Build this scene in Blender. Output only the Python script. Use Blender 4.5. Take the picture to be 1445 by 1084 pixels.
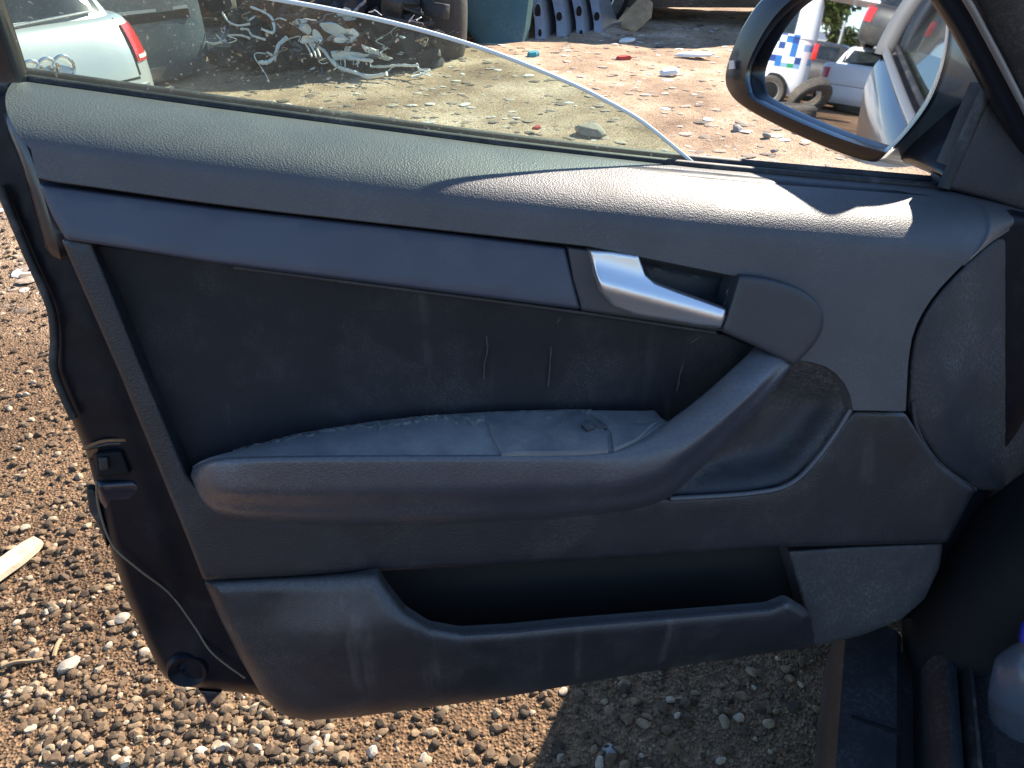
import bpy, bmesh, math, random
import numpy as np
from mathutils import Vector, Matrix
from mathutils.geometry import delaunay_2d_cdt
random.seed(7); rng = np.random.default_rng(11)
for _o in list(bpy.data.objects): bpy.data.objects.remove(_o)
S = bpy.context.scene
COL = S.collection
R = math.radians

# ------------------------------------------------------------------ camera, sky, sun, exposure
CAM_H, PITCH = 1.21, R(32)
cd = bpy.data.cameras.new('camera'); cam = bpy.data.objects.new('camera', cd); COL.objects.link(cam)
cam.location = (0, 0, CAM_H); cam.rotation_euler = (R(90) - PITCH, 0, 0)
cd.sensor_width = 36; cd.lens = 36 * 1085 / 1445; cd.clip_start = .02; cd.clip_end = 3000
S.camera = cam
SUN_EL = R(35); SUN_H = Vector((0.629, 0.775, 0)).normalized()
w = bpy.data.worlds.new('World'); S.world = w; w.use_nodes = True
nt = w.node_tree; sky = nt.nodes.new('ShaderNodeTexSky'); sky.sky_type = 'NISHITA'; sky.sun_disc = False
sky.sun_elevation = SUN_EL; sky.sun_rotation = math.atan2(SUN_H.x, SUN_H.y); sky.air_density = 1.0; sky.dust_density = .15; sky.ozone_density = 5.0
nt.links.new(sky.outputs[0], nt.nodes['Background'].inputs[0]); nt.nodes['Background'].inputs[1].default_value = .095
sl = bpy.data.lights.new('sun', 'SUN'); sl.energy = 5.0; sl.angle = R(.55); sl.color = (1, .90, .76)
so = bpy.data.objects.new('sun', sl); COL.objects.link(so)
sd = SUN_H * math.cos(SUN_EL) + Vector((0, 0, math.sin(SUN_EL)))
so.rotation_euler = sd.to_track_quat('Z', 'Y').to_euler()
S.view_settings.view_transform = 'Standard'; S.view_settings.look = 'None'; S.view_settings.gamma = 1
S.view_settings.use_curve_mapping = False; S.view_settings.exposure = 1.55

# ------------------------------------------------------------------ layout maths (door plane, ground, mirror plane)
F, CX, CY = 1085., 722.5, 542.
fw = np.array([0, math.cos(PITCH), -math.sin(PITCH)]); up = np.array([0, math.sin(PITCH), math.cos(PITCH)]); rt = np.array([1., 0, 0])
th, ln = R(11), R(10)
N = np.array([math.sin(th) * math.cos(ln), -math.cos(th) * math.cos(ln), math.sin(ln)])
U = np.array([math.cos(th), math.sin(th), 0]); V = np.cross(N, U)
C0 = np.array([0, 0, CAM_H]); O0 = np.array([0, .67, CAM_H - .42])
def ray(x, y): return fw + rt * (x - CX) / F - up * (y - CY) / F
def D(x, y, wv=0.):                       # a point of the door, wv metres proud of the door's reference plane
    r = ray(x, y); return C0 + r * (N.dot(O0 + wv * N - C0) / N.dot(r))
def gz(x, y):                             # ground height: the yard climbs gently beyond the car
    d = max(0., y - 2.6); return .012 * d * d / (d + 1.2)
def G(x, y, h=0.):
    r = ray(x, y); t = (h - CAM_H) / r[2]
    for _ in range(40):
        p = C0 + r * t; t += (.6 * ((gz(p[0], p[1]) + h - CAM_H) / r[2] - t))
    return C0 + r * t
def AT(x, y, depth): return C0 + ray(x, y) * depth
MC = D(1195, 100, -.232)
_d = ray(1195, 100); _d /= np.linalg.norm(_d); _r = np.array([-.955, -.235, -.008]); _r /= np.linalg.norm(_r)
MN = (_r - _d); MN /= np.linalg.norm(MN)
def K(x, y, off=0.):                      # a point of the mirror's plane
    r = ray(x, y); return C0 + r * (MN.dot(MC + off * MN - C0) / MN.dot(r))
def MR(x, y):
    p = K(x, y); d = p - C0; d /= np.linalg.norm(d); return p, d - 2 * d.dot(MN) * MN
def MG(x, y, dist):                       # what the mirror shows at (x, y), dist metres along the reflected ray
    p, d = MR(x, y); return p + d * dist

# ------------------------------------------------------------------ mesh helpers
INV = {}
def link(o, parent=None):
    COL.objects.link(o)
    if parent is not None: o.parent = parent; INV[o.name] = INV.get(parent.name, Matrix())
    return o
def thing(name, label, cat, loc=(0, 0, 0), rot=None, group=None, scale=1.0):
    o = bpy.data.objects.new(name, None); COL.objects.link(o); o.empty_display_size = .1
    m = Matrix.Translation(Vector(loc)) @ (rot.to_4x4() if rot else Matrix()) @ Matrix.Scale(scale, 4)
    o.matrix_world = m; INV[o.name] = m.inverted()
    o['label'] = label; o['category'] = cat
    if group: o['group'] = group
    return o
def tag(o, label=None, cat=None, group=None, kind=None):
    if label: o['label'] = label
    if cat: o['category'] = cat
    if group: o['group'] = group
    if kind: o['kind'] = kind
    return o
def mk(name, vs, fs, mat, parent=None, local=False, smooth=40, flip=False):
    if parent is not None and not local:
        im = INV.get(parent.name, Matrix()); vs = [im @ Vector(v) for v in vs]
    me = bpy.data.meshes.new(name); me.from_pydata([tuple(map(float, v)) for v in vs], [], [tuple(map(int, f)) for f in fs])
    if flip is None:
        bm = bmesh.new(); bm.from_mesh(me); bmesh.ops.recalc_face_normals(bm, faces=bm.faces); bm.to_mesh(me); bm.free()
    if smooth:
        me.polygons.foreach_set('use_smooth', [True] * len(me.polygons)); me.set_sharp_from_angle(angle=R(smooth))
    me.materials.append(mat); me.update()
    return link(bpy.data.objects.new(name, me), parent)
class MB:
    def __init__(s): s.v = []; s.f = []
    def add(s, v, f):
        b = len(s.v); s.v += [tuple(map(float, q)) for q in v]; s.f += [tuple(i + b for i in g) for g in f]; return s
    def grid(s, rows, closed=False, caps=False):
        n = len(rows[0]); v = [p for r in rows for p in r]; f = []
        for i in range(len(rows) - 1):
            for j in range(n if closed else n - 1):
                k = (j + 1) % n; f.append((i * n + j, i * n + k, (i + 1) * n + k, (i + 1) * n + j))
        if caps: f.append(tuple(range(n))[::-1]); f.append(tuple((len(rows) - 1) * n + j for j in range(n)))
        return s.add(v, f)
    def tube(s, pts, rad, n=10, flat=1.0):
        P = [Vector(p) for p in pts]; rows = []
        if not hasattr(rad, '__len__'): rad = [rad] * len(P)
        ref = None
        for i, p in enumerate(P):
            t = (P[min(i + 1, len(P) - 1)] - P[max(i - 1, 0)]).normalized()
            if ref is None: ref = Vector((0, 0, 1)) if abs(t.z) < .9 else Vector((1, 0, 0))
            a = t.cross(ref).normalized(); b = a.cross(t).normalized(); ref = b
            rows.append([p + (a * math.cos(q) + b * math.sin(q) * flat) * rad[i] for q in [2 * math.pi * k / n for k in range(n)]])
        return s.grid(rows, True, True)
    def box(s, c, size, rot=None, bev=.0):
        hx, hy, hz = [q / 2 for q in size]
        if bev <= 0:
            v = [Vector((x, y, z)) for z in (-hz, hz) for x, y in ((-hx, -hy), (hx, -hy), (hx, hy), (-hx, hy))]
            f = [(3, 2, 1, 0), (4, 5, 6, 7), (0, 1, 5, 4), (1, 2, 6, 5), (2, 3, 7, 6), (3, 0, 4, 7)]
        else:
            bm = bmesh.new(); bmesh.ops.create_cube(bm, size=1)
            for q in bm.verts: q.co = Vector((q.co.x * size[0], q.co.y * size[1], q.co.z * size[2]))
            bmesh.ops.bevel(bm, geom=bm.edges[:], offset=bev, segments=2, affect='EDGES', profile=.5)
            v = [q.co.copy() for q in bm.verts]; f = [[q.index for q in g.verts] for g in bm.faces]; bm.free()
        if rot is not None: v = [rot @ q for q in v]
        return s.add([q + Vector(c) for q in v], f)
    def lathe(s, prof, c, axis, n=32):        # prof: (radius, height along axis)
        ax = Vector(axis).normalized(); a = ax.orthogonal().normalized(); b = ax.cross(a); c = Vector(c)
        rows = [[c + ax * h + (a * math.cos(q) + b * math.sin(q)) * r for q in [2 * math.pi * k / n for k in range(n)]] for r, h in prof]
        return s.grid(rows, True)
    def plate(s, pts, off):                   # polygon extruded by the vector off
        n = len(pts); P = [Vector(p) for p in pts]; off = Vector(off)
        return s.add(P + [p + off for p in P], [tuple(range(n))[::-1], tuple(range(n, 2 * n))] + [(i, (i + 1) % n, (i + 1) % n + n, i + n) for i in range(n)])
    def build(s, name, mat, parent=None, **k): return mk(name, s.v, s.f, mat, parent, flip=None, **k)
def cr(pts, n=8, closed=False):               # Catmull-Rom through points of any dimension
    P = [np.array(p, float) for p in pts]; m = len(P); out = []
    for i in range(m if closed else m - 1):
        g = lambda k: P[k % m] if closed else P[min(max(k, 0), m - 1)]
        a, b, c, d = g(i - 1), g(i), g(i + 1), g(i + 2)
        for k in range(n):
            t = k / n; out.append(.5 * (2 * b + (c - a) * t + (2 * a - 5 * b + 4 * c - d) * t * t + (3 * b - a - 3 * c + d) * t ** 3))
    if not closed: out.append(P[-1])
    return out
def bsp(pts, n=5):                             # closed cubic B-spline
    P = [np.array(p, float) for p in pts]; m = len(P); out = []
    for i in range(m):
        a, b, c, d = P[i - 1], P[i], P[(i + 1) % m], P[(i + 2) % m]
        for k in range(n):
            t = k / n; out.append(((1 - t) ** 3 * a + (3 * t ** 3 - 6 * t * t + 4) * b + (-3 * t ** 3 + 3 * t * t + 3 * t + 1) * c + t ** 3 * d) / 6)
    return out
def soften(pts, step=10, it=2):               # closed outline: subdivide, then cut corners
    P = [np.array(p, float) for p in pts]; q = []
    for i, a in enumerate(P):
        b = P[(i + 1) % len(P)]; m = max(1, int(np.linalg.norm(b - a) / step))
        q += [a + (b - a) * k / m for k in range(m)]
    for _ in range(it):
        r = []
        for i, a in enumerate(q):
            b = q[(i + 1) % len(q)]; r += [a * .75 + b * .25, a * .25 + b * .75]
        q = r
    out = []                                  # thin out
    for p in q:
        if not out or np.linalg.norm(p - out[-1]) > step * .33: out.append(p)
    return out
def dist_poly(pts, poly):
    A = np.array(poly); B = np.roll(A, -1, 0); P = np.array(pts)[:, None, :]; AB = B - A
    t = np.clip(((P - A) * AB).sum(2) / ((AB ** 2).sum(1) + 1e-9), 0, 1)
    return np.sqrt((((A + AB * t[..., None]) - P) ** 2).sum(2)).min(1)
def inside(pts, poly):
    A = np.array(poly); P = np.array(pts); x, y = P[:, 0], P[:, 1]; r = np.zeros(len(P), bool); j = len(A) - 1
    for i in range(len(A)):
        c = ((A[i, 1] > y) != (A[j, 1] > y)) & (x < (A[j, 0] - A[i, 0]) * (y - A[i, 1]) / (A[j, 1] - A[i, 1] + 1e-12) + A[i, 0]); r ^= c; j = i
    return r
def panel(name, outline, w0, mat, parent, wf=None, er=6, drop=.006, res=14, skirt=.03, step=10, it=2, P=None, smooth=50):
    """a moulded panel: outline, height wf, rounded edge of width er and depth drop, skirt to the back"""
    P = P or D
    O = soften(outline, step, it); A = np.array(O)
    if ((A[:, 0] * np.roll(A[:, 1], -1) - np.roll(A[:, 0], -1) * A[:, 1]).sum()) < 0: O = O[::-1]; A = np.array(O)
    T = np.roll(A, -1, 0) - np.roll(A, 1, 0); T /= np.linalg.norm(T, axis=1)[:, None] + 1e-9; NN = np.stack([-T[:, 1], T[:, 0]], 1)
    extra = []
    for k in (.12, .3, .6, 1.0):
        d = er * k; q = A + NN * d; ok = inside(q, O) & (dist_poly(q, O) > d * .93); extra += list(q[ok])
    lo, hi = A.min(0), A.max(0)
    gx, gy = np.meshgrid(np.arange(lo[0], hi[0], res), np.arange(lo[1], hi[1], res)); q = np.stack([gx.ravel(), gy.ravel()], 1) + rng.uniform(-.2, .2, (gx.size, 2)) * res
    q = q[inside(q, O)]
    if len(q): q = q[dist_poly(q, O) > er + res * .35]; extra += list(q)
    n = len(O); vs = [Vector(map(float, p)) for p in O] + [Vector(map(float, p)) for p in extra]
    r = delaunay_2d_cdt(vs, [(i, (i + 1) % n) for i in range(n)], [list(range(n))], 1, 1e-4)
    pv = np.array([tuple(v) for v in r[0]]); fs = [tuple(f) for f in r[2]]
    d = dist_poly(pv, O); t = np.clip(d / er, 0, 1); ed = drop * (1 - np.sqrt(np.clip(1 - (1 - t) ** 2, 0, 1)))
    W = np.array([w0 + (wf(x, y) if wf else 0.) for x, y in pv]) - ed
    vs = [P(x, y, wv) for (x, y), wv in zip(pv, W)]
    if skirt:
        bd = {}
        for f in fs:
            for i in range(len(f)):
                a, b = f[i], f[(i + 1) % len(f)]; bd[(a, b)] = 1
        eb = [(a, b) for a, b in bd if (b, a) not in bd]; m = {}
        back = N if P is D else MN
        for a, b in eb:
            for k in (a, b):
                if k not in m: m[k] = len(vs); vs.append(vs[k] - back * skirt)
            fs.append((b, a, m[a], m[b]))
    o = mk(name, vs, fs, mat, parent, smooth=smooth, flip=False)
    me = o.data; bm = bmesh.new(); bm.from_mesh(me); bm.normal_update()
    if sum((f.normal.dot(Vector((0, -1, 0))) * f.calc_area()) for f in bm.faces) < 0 and P is D: bmesh.ops.reverse_faces(bm, faces=bm.faces)
    bm.to_mesh(me); bm.free(); me.set_sharp_from_angle(angle=R(smooth))
    return o
def ip(tab, x): a = np.array(tab); return float(np.interp(x, a[:, 0], a[:, 1]))
def ss(a, b, x): t = min(max((x - a) / (b - a), 0), 1); return t * t * (3 - 2 * t)

# ------------------------------------------------------------------ materials
def mat(name, col, rough=.5, metal=0., spec=.5, coat=0., bump=None, var=None, dust=None, streak=None, trans=0., toplight=0.):
    """bump=(kind, scale, strength, dist) var=(scale, amount) dust=(colour, scale, lo, hi, amount) streak=(colour, amount)"""
    m = bpy.data.materials.new(name); m.use_nodes = True; t = m.node_tree; nd, lk = t.nodes, t.links; b = nd['Principled BSDF']
    b.inputs['Roughness'].default_value = rough; b.inputs['Metallic'].default_value = metal
    b.inputs['Specular IOR Level'].default_value = spec; b.inputs['Coat Weight'].default_value = coat; b.inputs['Coat Roughness'].default_value = .06
    tc = nd.new('ShaderNodeTexCoord'); co = tc.outputs['Object']
    c = nd.new('ShaderNodeRGB'); c.outputs[0].default_value = (*col, 1); cur = c.outputs[0]
    def noise(sc, det=6, vec=co, rgh=.6):
        q = nd.new('ShaderNodeTexNoise'); q.inputs['Scale'].default_value = sc; q.inputs['Detail'].default_value = det; q.inputs['Roughness'].default_value = rgh; lk.new(vec, q.inputs['Vector']); return q.outputs['Fac']
    def rng_(v, a, z, lo=0., hi=1.):
        q = nd.new('ShaderNodeMapRange'); q.inputs[1].default_value = a; q.inputs[2].default_value = z; q.inputs[3].default_value = lo; q.inputs[4].default_value = hi; lk.new(v, q.inputs[0]); return q.outputs[0]
    def mix(f, a, bb, mode='MIX'):
        q = nd.new('ShaderNodeMix'); q.data_type = 'RGBA'; q.blend_type = mode
        if isinstance(f, float): q.inputs[0].default_value = f
        else: lk.new(f, q.inputs[0])
        for s_, k in ((a, 6), (bb, 7)):
            if isinstance(s_, tuple): q.inputs[k].default_value = (*s_, 1)
            else: lk.new(s_, q.inputs[k])
        return q.outputs[2]
    rg = None
    if var:
        f = rng_(noise(var[0]), .3, .7); cur = mix(f, tuple(q * (1 - var[1]) for q in col), tuple(min(1, q * (1 + var[1])) for q in col))
        rg = rng_(noise(var[0] * 1.7), .3, .7, max(0, rough - .08), min(1, rough + .08))
    if dust:
        f = rng_(noise(dust[1] * .35, 8, co, .65), dust[2] - .06, dust[3] - .06, 0, dust[4] * 1.6); g_ = rng_(noise(dust[1] * 12, 3, co, .6), .46, .68, .12, 1.)
        q = nd.new('ShaderNodeMath'); q.operation = 'MULTIPLY'; q.use_clamp = True; lk.new(f, q.inputs[0]); lk.new(g_, q.inputs[1]); cur = mix(q.outputs[0], cur, dust[0])
    if streak:
        mp = nd.new('ShaderNodeMapping'); mp.inputs['Scale'].default_value = (34, 34, 1.6); lk.new(co, mp.inputs[0])
        f1 = rng_(noise(1, 4, mp.outputs[0], .5), .62, .75); f2 = rng_(noise(7, 6), .45, .65)
        q = nd.new('ShaderNodeMath'); q.operation = 'MULTIPLY'; lk.new(f1, q.inputs[0]); lk.new(f2, q.inputs[1])
        q2 = nd.new('ShaderNodeMath'); q2.operation = 'MULTIPLY'; lk.new(q.outputs[0], q2.inputs[0]); q2.inputs[1].default_value = streak[1]
        cur = mix(q2.outputs[0], cur, streak[0])
    if toplight:                                # highlights painted into the colour, dust-toned, on faces turned upwards
        gn = nd.new('ShaderNodeNewGeometry'); sz = nd.new('ShaderNodeSeparateXYZ'); lk.new(gn.outputs['Normal'], sz.inputs[0])
        f = rng_(sz.outputs[2], .25, .9, 0, toplight); g_ = rng_(noise(260, 4), .3, .7, .55, 1.); q = nd.new('ShaderNodeMath'); q.operation = 'MULTIPLY'; lk.new(f, q.inputs[0]); lk.new(g_, q.inputs[1]); cur = mix(q.outputs[0], cur, DUST_SHEEN)
    lk.new(cur, b.inputs['Base Color'])
    if rg is not None: lk.new(rg, b.inputs['Roughness'])
    if bump:
        if bump[0] == 'voronoi':
            q = nd.new('ShaderNodeTexVoronoi'); q.inputs['Scale'].default_value = bump[1]; lk.new(co, q.inputs['Vector']); h = q.outputs['Distance']
        elif bump[0] == 'weave':
            q = nd.new('ShaderNodeTexWave'); q.inputs['Scale'].default_value = bump[1]; q.inputs['Distortion'].default_value = 1.; lk.new(co, q.inputs['Vector'])
            q3 = nd.new('ShaderNodeTexWave'); q3.bands_direction = 'Z'; q3.inputs['Scale'].default_value = bump[1]; q3.inputs['Distortion'].default_value = 1.; lk.new(co, q3.inputs['Vector'])
            ad = nd.new('ShaderNodeMath'); lk.new(q.outputs['Fac'], ad.inputs[0]); lk.new(q3.outputs['Fac'], ad.inputs[1]); h = ad.outputs[0]
        else: h = noise(bump[1], 8)
        bp = nd.new('ShaderNodeBump'); bp.inputs['Strength'].default_value = bump[2]; bp.inputs['Distance'].default_value = bump[3]; lk.new(h, bp.inputs['Height']); lk.new(bp.outputs[0], b.inputs['Normal'])
    if trans: b.inputs['Transmission Weight'].default_value = trans; b.inputs['IOR'].default_value = 1.4
    return m
DUST_SHEEN = (.30, .28, .26)  # dust colour, also the highlight tone painted on upward faces
M = {}
M['pad'] = mat('pad_plastic', (.080, .080, .084), .54, bump=('voronoi', 620, .45, .0008), var=(9, .12), dust=(DUST_SHEEN, 30, .52, .85, .16))
M['trim'] = mat('trim_plastic', (.018, .019, .024), .46, bump=('voronoi', 520, .4, .0007), var=(10, .15), toplight=.45, dust=(DUST_SHEEN, 40, .55, .85, .16), streak=(DUST_SHEEN, .22))
M['decor'] = mat('decor_strip_plastic', (.050, .060, .088), .42, bump=('noise', 900, .06, .0004), var=(7, .1), dust=(DUST_SHEEN, 60, .58, .9, .12))
M['cap_trim'] = mat('handle_surround_plastic', (.044, .048, .055), .5, bump=('noise', 900, .06, .0004), dust=(DUST_SHEEN, 60, .58, .9, .12))
M['insert'] = mat('insert_fabric', (.026, .025, .027), .85, spec=.3, bump=('weave', 260, .3, .0006), var=(8, .2), dust=(DUST_SHEEN, 45, .54, .9, .2), streak=(DUST_SHEEN, .22))
M['arm'] = mat('armrest_vinyl', (.046, .049, .062), .38, spec=.7, bump=('voronoi', 460, .28, .0007), var=(10, .12), toplight=.42, dust=(DUST_SHEEN, 26, .5, .8, .2))
M['armtop'] = mat('dusty_armrest_vinyl', (.19, .19, .19), .75, bump=('voronoi', 420, .35, .0009), var=(30, .12), dust=((.36, .33, .28), 120, .45, .7, .5))
M['switch'] = mat('dusty_switch_plastic', (.15, .15, .152), .65, bump=('noise', 160, .3, .0015), dust=((.36, .33, .28), 110, .46, .7, .5))
M['lip'] = mat('lit_lip_plastic', (.085, .09, .105), .45, bump=('voronoi', 520, .3, .0007), dust=(DUST_SHEEN, 60, .5, .8, .3))  # unused; paler tone for a highlight painted along the pocket rim
M['crust'] = mat('dust_crust', (.20, .195, .185), .95, spec=.1, bump=('noise', 220, .6, .002), var=(90, .35))
M['drip'] = mat('dried_drip', (.066, .064, .062), .9)
M['pocket'] = mat('pocket_liner', (.014, .013, .012), .75, spec=.3, bump=('noise', 300, .2, .0005))
M['recess'] = mat('recess_plastic', (.036, .036, .039), .58, bump=('voronoi', 480, .4, .0008), dust=(DUST_SHEEN, 22, .5, .8, .3))
M['handle'] = mat('satin_aluminium', (.80, .80, .81), .36, .9, bump=('noise', 500, .03, .0003))
M['blackpaint'] = mat('black_door_paint', (.008, .008, .012), .42, spec=.18, var=(20, .3), dust=(DUST_SHEEN, 70, .60, .9, .10))
M['navypaint'] = mat('navy_car_paint', (.012, .016, .030), .3, coat=.4, dust=(DUST_SHEEN, 30, .55, .9, .08))
M['rubber'] = mat('black_rubber', (.016, .016, .017), .6, bump=('noise', 300, .2, .0006), dust=(DUST_SHEEN, 90, .55, .75, .4))
M['gloss'] = mat('gloss_black_plastic', (.012, .013, .018), .28, coat=.3, dust=(DUST_SHEEN, 120, .62, .85, .15))
M['sill'] = mat('dusty_sill_paint', (.020, .020, .022), .6, coat=.0, var=(12, .3), dust=(DUST_SHEEN, 16, .48, .8, .3))
M['dark'] = mat('dark_void_plastic', (.012, .012, .013), .8, spec=.2)
M['shell'] = mat('mirror_shell_paint', (.060, .074, .082), .32, coat=.7, dust=(DUST_SHEEN, 14, .45, .85, .25))
M['wire'] = mat('wire_sleeve', (.16, .13, .085), .5)
M['carpet'] = mat('carpet', (.035, .032, .031), .95, spec=.1, bump=('noise', 260, .8, .003), dust=(DUST_SHEEN, 18, .5, .8, .2))
M['rust'] = mat('rusty_edge', (.22, .11, .045), .8, var=(60, .5))
M['edge'] = mat('glass_edge_ground', (.80, .86, .84), .35)
M['mirror'] = mat('mirror_glass', (.62, .66, .71), .015, 1.0)
M['tyre'] = mat('dusty_tyre_rubber', (.05, .045, .04), .85, bump=('noise', 80, .4, .004), dust=((.30, .25, .19), 8, .4, .7, .6))
M['rim'] = mat('alloy_rim', (.42, .42, .42), .4, .8, dust=((.25, .2, .15), 9, .45, .7, .5))
M['silver'] = mat('silver_car_paint', (.47, .48, .48), .35, .35, coat=.5, dust=((.45, .42, .37), 5, .45, .8, .35))
M['white'] = mat('white_car_paint', (.78, .78, .77), .35, coat=.4, dust=((.5, .46, .4), 5, .5, .8, .3))
M['blackcar'] = mat('black_wreck_paint', (.02, .021, .023), .4, coat=.3, dust=((.3, .26, .2), 4, .45, .75, .4))
M['bluecar'] = mat('blue_grey_car_paint', (.05, .08, .105), .35, coat=.4, dust=((.34, .33, .30), 7, .4, .8, .5))
M['brown'] = mat('brown_car_paint', (.07, .055, .045), .45, coat=.3, dust=((.3, .25, .19), 4, .4, .7, .5))
M['green'] = mat('green_panel_paint', (.05, .11, .105), .4, coat=.4, dust=((.3, .29, .26), 4, .45, .8, .35))
M['greym'] = mat('grey_door_metal', (.30, .31, .33), .42, .5, dust=((.16, .14, .12), 8, .4, .7, .7))
M['carglass'] = mat('dark_car_glass', (.012, .017, .02), .08, spec=.6, coat=.2, dust=(DUST_SHEEN, 16, .5, .9, .2))
M['red'] = mat('red_lamp_lens', (.55, .03, .025), .2, coat=.5)
M['clear'] = mat('clear_lamp_lens', (.75, .68, .62), .25, coat=.5)
M['chrome'] = mat('chrome_plate', (.7, .7, .7), .18, 1.0)
M['scrap'] = mat('white_scrap_plastic', (.80, .79, .74), .5, dust=((.5, .44, .36), 14, .5, .8, .4))
M['engine'] = mat('dirty_engine_metal', (.035, .035, .035), .7, .2, bump=('noise', 30, .5, .01), dust=((.22, .2, .16), 9, .5, .75, .5))
M['card'] = mat('brown_cardboard', (.33, .23, .13), .9, var=(12, .3))
M['wood'] = mat('pale_wood', (.55, .45, .31), .85, bump=('noise', 90, .4, .003), var=(30, .25))
M['redp'] = mat('red_plastic', (.55, .05, .03), .5)
M['teal'] = mat('teal_plastic', (.05, .32, .36), .5)
M['bark'] = mat('bark', (.12, .085, .06), .95, bump=('noise', 30, .6, .02))
M['leaf'] = mat('leaves', (.07, .11, .03), .7, var=(2, .4))
M['concrete'] = mat('pale_wall', (.55, .54, .52), .9, var=(3, .1))
M['bottle'] = mat('bottle_plastic', (.70, .80, .95), .15, trans=.93)
M['cap'] = mat('blue_cap_plastic', (.02, .035, .42), .4)
M['pole'] = mat('weathered_pole_timber', (.19, .15, .12), .9, var=(5, .3))
M['steel'] = mat('galvanised_steel', (.40, .41, .42), .5, .7)
M['frame'] = mat('grey_frame_cover', (.13, .13, .135), .4, coat=.2)

def glass_mat(name, tint, dirt, refl=1.0):
    m = bpy.data.materials.new(name); m.use_nodes = True; t = m.node_tree; nd, lk = t.nodes, t.links; nd.remove(nd['Principled BSDF']); out = nd['Material Output']
    tr = nd.new('ShaderNodeBsdfTransparent'); tr.inputs[0].default_value = (*tint, 1)
    gl = nd.new('ShaderNodeBsdfGlossy'); gl.inputs['Roughness'].default_value = .02
    ge_ = nd.new('ShaderNodeNewGeometry'); dp_ = nd.new('ShaderNodeVectorMath'); dp_.operation = 'DOT_PRODUCT'; lk.new(ge_.outputs['Incoming'], dp_.inputs[0]); lk.new(ge_.outputs['Normal'], dp_.inputs[1])
    def mth(op, v, c):
        q = nd.new('ShaderNodeMath'); q.operation = op; lk.new(v, q.inputs[0])
        if c is not None: q.inputs[1].default_value = c
        return q
    f_ = mth('ABSOLUTE', dp_.outputs['Value'], None); f_ = mth('MULTIPLY_ADD', f_.outputs[0], -1.); f_.inputs[2].default_value = 1.; f_ = mth('POWER', f_.outputs[0], 5.); fr = mth('MULTIPLY_ADD', f_.outputs[0], .94); fr.inputs[2].default_value = .06
    m1 = nd.new('ShaderNodeMixShader'); lk.new(fr.outputs[0], m1.inputs[0]); lk.new(tr.outputs[0], m1.inputs[1]); lk.new(gl.outputs[0], m1.inputs[2])
    df = nd.new('ShaderNodeBsdfDiffuse'); df.inputs[0].default_value = (.6, .6, .56, 1)
    tl = nd.new('ShaderNodeBsdfTranslucent'); tl.inputs[0].default_value = (.6, .6, .55, 1)
    ad = nd.new('ShaderNodeMixShader'); ad.inputs[0].default_value = .6; lk.new(df.outputs[0], ad.inputs[1]); lk.new(tl.outputs[0], ad.inputs[2])
    tc = nd.new('ShaderNodeTexCoord')
    n1 = nd.new('ShaderNodeTexNoise'); n1.inputs['Scale'].default_value = 5; n1.inputs['Detail'].default_value = 6; lk.new(tc.outputs['Object'], n1.inputs['Vector'])
    n2 = nd.new('ShaderNodeTexNoise'); n2.inputs['Scale'].default_value = 260; n2.inputs['Detail'].default_value = 2; lk.new(tc.outputs['Object'], n2.inputs['Vector'])
    r1 = nd.new('ShaderNodeMapRange'); r1.inputs[1].default_value = .3; r1.inputs[2].default_value = .75; r1.inputs[3].default_value = dirt * .5; r1.inputs[4].default_value = dirt * 1.3; lk.new(n1.outputs[0], r1.inputs[0])
    r2 = nd.new('ShaderNodeMapRange'); r2.inputs[1].default_value = .64; r2.inputs[2].default_value = .74; r2.inputs[4].default_value = dirt * 4; lk.new(n2.outputs[0], r2.inputs[0])
    sm = nd.new('ShaderNodeMath'); sm.use_clamp = True; lk.new(r1.outputs[0], sm.inputs[0]); lk.new(r2.outputs[0], sm.inputs[1])
    m2 = nd.new('ShaderNodeMixShader'); lk.new(sm.outputs[0], m2.inputs[0]); lk.new(m1.outputs[0], m2.inputs[1]); lk.new(ad.outputs[0], m2.inputs[2]); lk.new(m2.outputs[0], out.inputs[0])
    return m
M['glass'] = glass_mat('dusty_green_window_glass', (.59, .74, .66), .034)

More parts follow.
